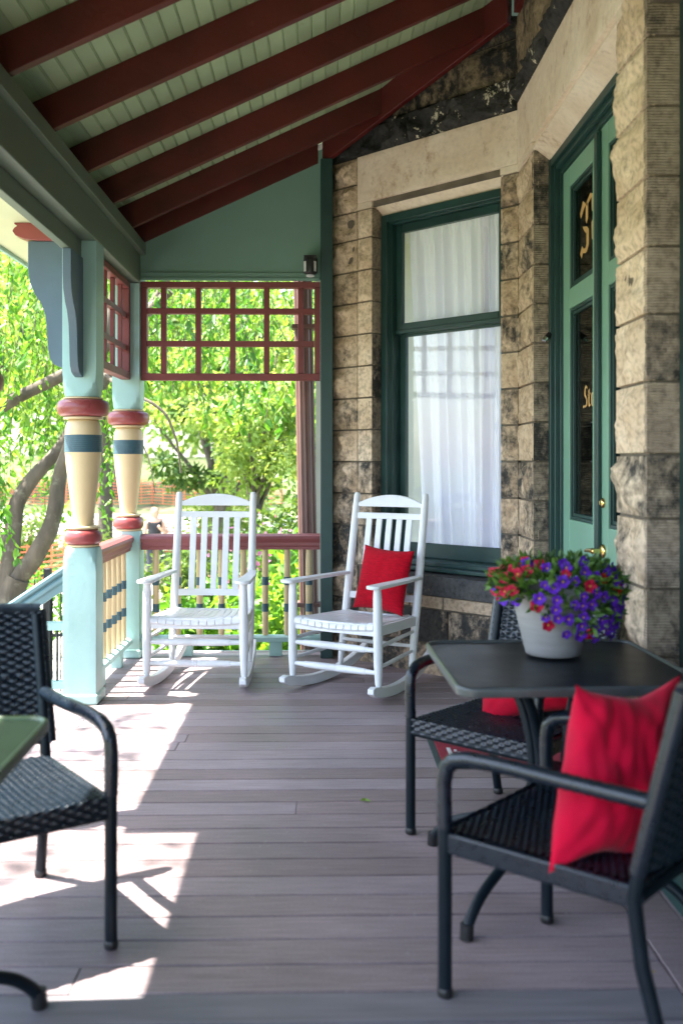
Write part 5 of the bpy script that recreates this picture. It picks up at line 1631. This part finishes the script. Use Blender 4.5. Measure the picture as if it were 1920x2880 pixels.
PINKF = leaf_mat('azalea_pink', (0.50, 0.13, 0.35), (0.62, 0.22, 0.46), (0.75, 0.40, 0.58), 0.4)
shrub('leafy bright shrub behind the left end of the far railing', -1.55, 8.7, 0.55, 1.75, 1500, 0.12, L_BU, 51, 0.55)
shrub('broad leaved shrub outside behind the sunlit rocking chair', -0.95, 8.9, 0.6, 1.6, 1700, 0.13, L_BU, 52, 0.65)
shrub('low light green shrub right of the sunlit rocking chair', -0.42, 8.6, 0.5, 1.85, 1700, 0.12, L_BU, 53, 0.7)
shrub('dense green shrub at the foot of the brown downspout', 0.1, 8.7, 0.5, 2.0, 1500, 0.12, L_BU, 54, 0.5)
shrub('pink flowering shrub showing above the far handrail', -0.75, 12.0, 0.75, 1.9, 1500, 0.10, L_BU, 55, 0.4, (PINKF, 420))
shrub('dark rounded shrub beyond the pink flowering one', -0.3, 14.0, 1.0, 2.5, 2600, 0.12, L_DK, 56, 0.7)
shrub('second dark shrub left of the pink flowering one', -1.7, 14.6, 0.9, 1.9, 2200, 0.12, L_DK, 57, 0.8)
shrub('small shrub in front of the iron fence near stair foot', -3.3, 13.5, 0.8, 1.3, 1600, 0.10, L_BU, 58, 0.5)
shrub('yellow green bush in front of the road left of the tall grey trunk', -7.2, 22.8, 1.1, 1.5, 2200, 0.13, L_BG, 59, 0.8)
shrub('yellow green bush in front of the road behind the two posts', -4.9, 22.0, 0.9, 1.35, 2000, 0.12, L_BG, 60, 0.75)
shrub('spreading light bush in front of the far orange netting', -2.6, 26.0, 1.2, 2.1, 2400, 0.14, L_BG, 61, 0.8)
shrub('low shrub with pink blossom at the left near the iron fence', -5.2, 14.5, 0.9, 1.3, 1700, 0.10, L_BU, 62, 0.6, (PINKF, 260))
# low planting
rg = np.random.default_rng(5)
ng = 9000
gx = rg.uniform(-2.3, 1.5, ng); gy = rg.uniform(7.5, 14.0, ng)
pos = np.stack([gx, gy, np.full(ng, -1.26)], 1)
o = leafmesh('ground_cover', pos, np.stack([rg.normal(size=ng) * 0.6, rg.normal(size=ng) * 0.6, np.ones(ng)], 1), rg.uniform(0.1, 0.28, ng), L_BU, wid=0.35, loc=(0, 10, -1.3), seed=3)
tag(o, 'bright green ground cover growing outside the far railing', 'ground cover', kind='stuff')

# iron fence
def iron_fence(label, p, q, n, h, post=None):
    p = Vector(p); q = Vector(q)
    t = thing('iron_fence', label, 'fence', p, 'black iron fences in the garden')
    m = MB()
    for f in (0.12, 0.55, 0.92): m.bar(p + Vector((0, 0, h * f)), q + Vector((0, 0, h * f)), 0.02, 0.035)
    m.build('rails', IRON, t)
    for i in range(n + 1):
        c = p.lerp(q, i / n)
        m = MB(); m.tube([c, c + Vector((0, 0, h)), c + Vector((0, 0, h + 0.06))], [0.009, 0.009, 0.001], 6); m.build('picket', IRON, t)
    if post is not None:
        c = p.lerp(q, post); m = MB(); m.box(c.x - 0.04, c.y - 0.04, c.z, c.x + 0.04, c.y + 0.04, c.z + h + 0.15); m.build('post', IRON, t, bevel=0.006)
    return t
iron_fence('black iron picket fence seen under the stair handrail', (-4.3, 10.9, -1.3), (-2.0, 11.1, -1.3), 24, 1.35, 0.52)
iron_fence('black iron picket fence crossing behind the far railing', (-1.9, 9.75, -1.3), (0.9, 9.75, -1.3), 26, 1.25)

# orange safety fencing beside the road
ORG_M = pmat('safety_orange', (0.80, 0.20, 0.09), 0.7, 0.15, 3, 0)
def safety_fence(label, x0, x1, y0, y1, n):
    t = thing('safety_fence', label, 'fence', (x0, y0, gz(x0, y0)), 'orange safety fences along the road')
    m = MB()
    npt = n * 4
    for k in range(9):
        zz_ = 0.12 + k * 0.11
        for i in range(npt):
            a = i / npt; b = (i + 1) / npt
            xa, ya = x0 + (x1 - x0) * a, y0 + (y1 - y0) * a; xb, yb_ = x0 + (x1 - x0) * b, y0 + (y1 - y0) * b
            sa = -0.06 * math.sin(math.pi * ((a * n) % 1)); sb = -0.06 * math.sin(math.pi * ((b * n) % 1.0001))
            m.bar((xa, ya, gz(xa, ya) + zz_ + sa), (xb, yb_, gz(xb, yb_) + zz_ + sb), 0.012, 0.028)
    for i in range(n * 6 + 1):
        a = i / (n * 6); xa, ya = x0 + (x1 - x0) * a, y0 + (y1 - y0) * a
        sa = -0.06 * math.sin(math.pi * ((a * n) % 1))
        m.bar((xa, ya, gz(xa, ya) + 0.1 + sa), (xa, ya, gz(xa, ya) + 1.05 + sa), 0.025, 0.012, up=(0, 1, 0))
    m.build('netting', ORG_M, t)
    for i in range(n + 1):
        a = i / n; xa, ya = x0 + (x1 - x0) * a, y0 + (y1 - y0) * a
        m = MB(); m.bar((xa, ya + 0.04, gz(xa, ya) - 0.1), (xa, ya + 0.04, gz(xa, ya) + 1.3), 0.05, 0.05, up=(0, 1, 0)); m.build('stake', BARK, t)
    return t
safety_fence('sagging orange safety netting on the near side of road', -14, -2.6, 24.5, 26.5, 6)
safety_fence('orange safety netting on the far side of road', -16, -1.5, 36.5, 36.0, 6)
safety_fence('short orange safety netting behind the forked tree trunk', -9.0, -5.2, 18.0, 20.5, 3)

# ------------------------------------------------------------------ person far off
SKIN = pmat('skin', (0.55, 0.33, 0.24), 0.6, 0.05, 6, 0)
VEST = pmat('black_vest', (0.012, 0.014, 0.018), 0.7, 0.2, 8, 0.1)
PANT = pmat('dark_trousers', (0.03, 0.035, 0.05), 0.8, 0.2, 8, 0.1)
HAIR = pmat('blond_hair', (0.38, 0.25, 0.12), 0.6, 0.2, 30, 0.2)
pxp, pyp = -3.62, 21.0
pz0 = gz(pxp, pyp)
per = thing('person', 'distant person in a black sleeveless vest raising one hand to the chest', 'person', (pxp, pyp, pz0))
def skinned(name, verts, edges, radii, mat, parent, root=0, sub=2):
    me = bpy.data.meshes.new(name); me.from_pydata(verts, edges, []); me.materials.append(mat)
    o = bpy.data.objects.new(name, me); C.objects.link(o); o.parent = parent; ORG[o] = Vector((0, 0, 0))
    sk = o.modifiers.new('skin', 'SKIN'); sk.use_smooth_shade = True
    for i, r_ in enumerate(radii):
        d = me.skin_vertices[0].data[i]; d.radius = (r_, r_) if not isinstance(r_, tuple) else r_; d.use_root = (i == root)
    ss = o.modifiers.new('sub', 'SUBSURF'); ss.levels = sub; ss.render_levels = sub
    return o
V_ = [(0, 0, 0.92), (0, 0, 1.1), (0, 0.01, 1.28), (0, 0.01, 1.40), (0, 0, 1.47), (0, -0.01, 1.54), (0, -0.02, 1.60), (0, -0.01, 1.68),
      (-0.17, 0, 1.38), (-0.22, 0.02, 1.10), (-0.21, -0.06, 0.86), (0.17, 0, 1.38), (0.23, -0.02, 1.12), (0.10, -0.22, 1.26), (0.06, -0.25, 1.32),
      (-0.09, 0, 0.86), (-0.10, -0.01, 0.48), (-0.10, 0.02, 0.09), (-0.11, -0.12, 0.04), (0.09, 0, 0.86), (0.12, -0.06, 0.48), (0.11, 0.04, 0.09), (0.12, -0.10, 0.04), (-0.21, -0.08, 0.78)]
E_ = [(0, 1), (1, 2), (2, 3), (3, 4), (4, 5), (5, 6), (6, 7), (3, 8), (8, 9), (9, 10), (3, 11), (11, 12), (12, 13), (13, 14), (0, 15), (15, 16), (16, 17), (17, 18), (0, 19), (19, 20), (20, 21), (21, 22), (10, 23)]
RD = [(0.15, 0.11), (0.125, 0.095), (0.145, 0.10), (0.13, 0.085), 0.05, 0.07, 0.085, 0.06, 0.055, 0.04, 0.03, 0.055, 0.04, 0.03, 0.035, 0.085, 0.06, 0.04, 0.035, 0.085, 0.06, 0.04, 0.035, 0.032]
skinned('body', V_, E_, RD, SKIN, per)
skinned('vest', [(0, 0, 0.90), (0, 0, 1.1), (0, 0.01, 1.28), (0, 0.01, 1.40), (-0.15, 0, 1.39), (0.15, 0, 1.39)], [(0, 1), (1, 2), (2, 3), (3, 4), (3, 5)], [(0.175, 0.135), (0.15, 0.12), (0.165, 0.125), (0.13, 0.10), 0.06, 0.06], VEST, per)
skinned('trousers', [(0, 0, 0.92), (-0.09, 0, 0.84), (-0.10, -0.01, 0.48), (-0.10, 0.02, 0.10), (0.09, 0, 0.84), (0.12, -0.06, 0.48), (0.11, 0.04, 0.10)], [(0, 1), (1, 2), (2, 3), (0, 4), (4, 5), (5, 6)], [(0.155, 0.125), 0.098, 0.075, 0.06, 0.098, 0.075, 0.06], PANT, per)
skinned('hair', [(0, 0.02, 1.70), (0, 0.045, 1.62), (0, 0.055, 1.50), (0, 0.05, 1.40)], [(0, 1), (1, 2), (2, 3)], [(0.075, 0.065), (0.10, 0.07), (0.09, 0.05), (0.07, 0.03)], HAIR, per)
per.rotation_euler = (0, 0, R(12))
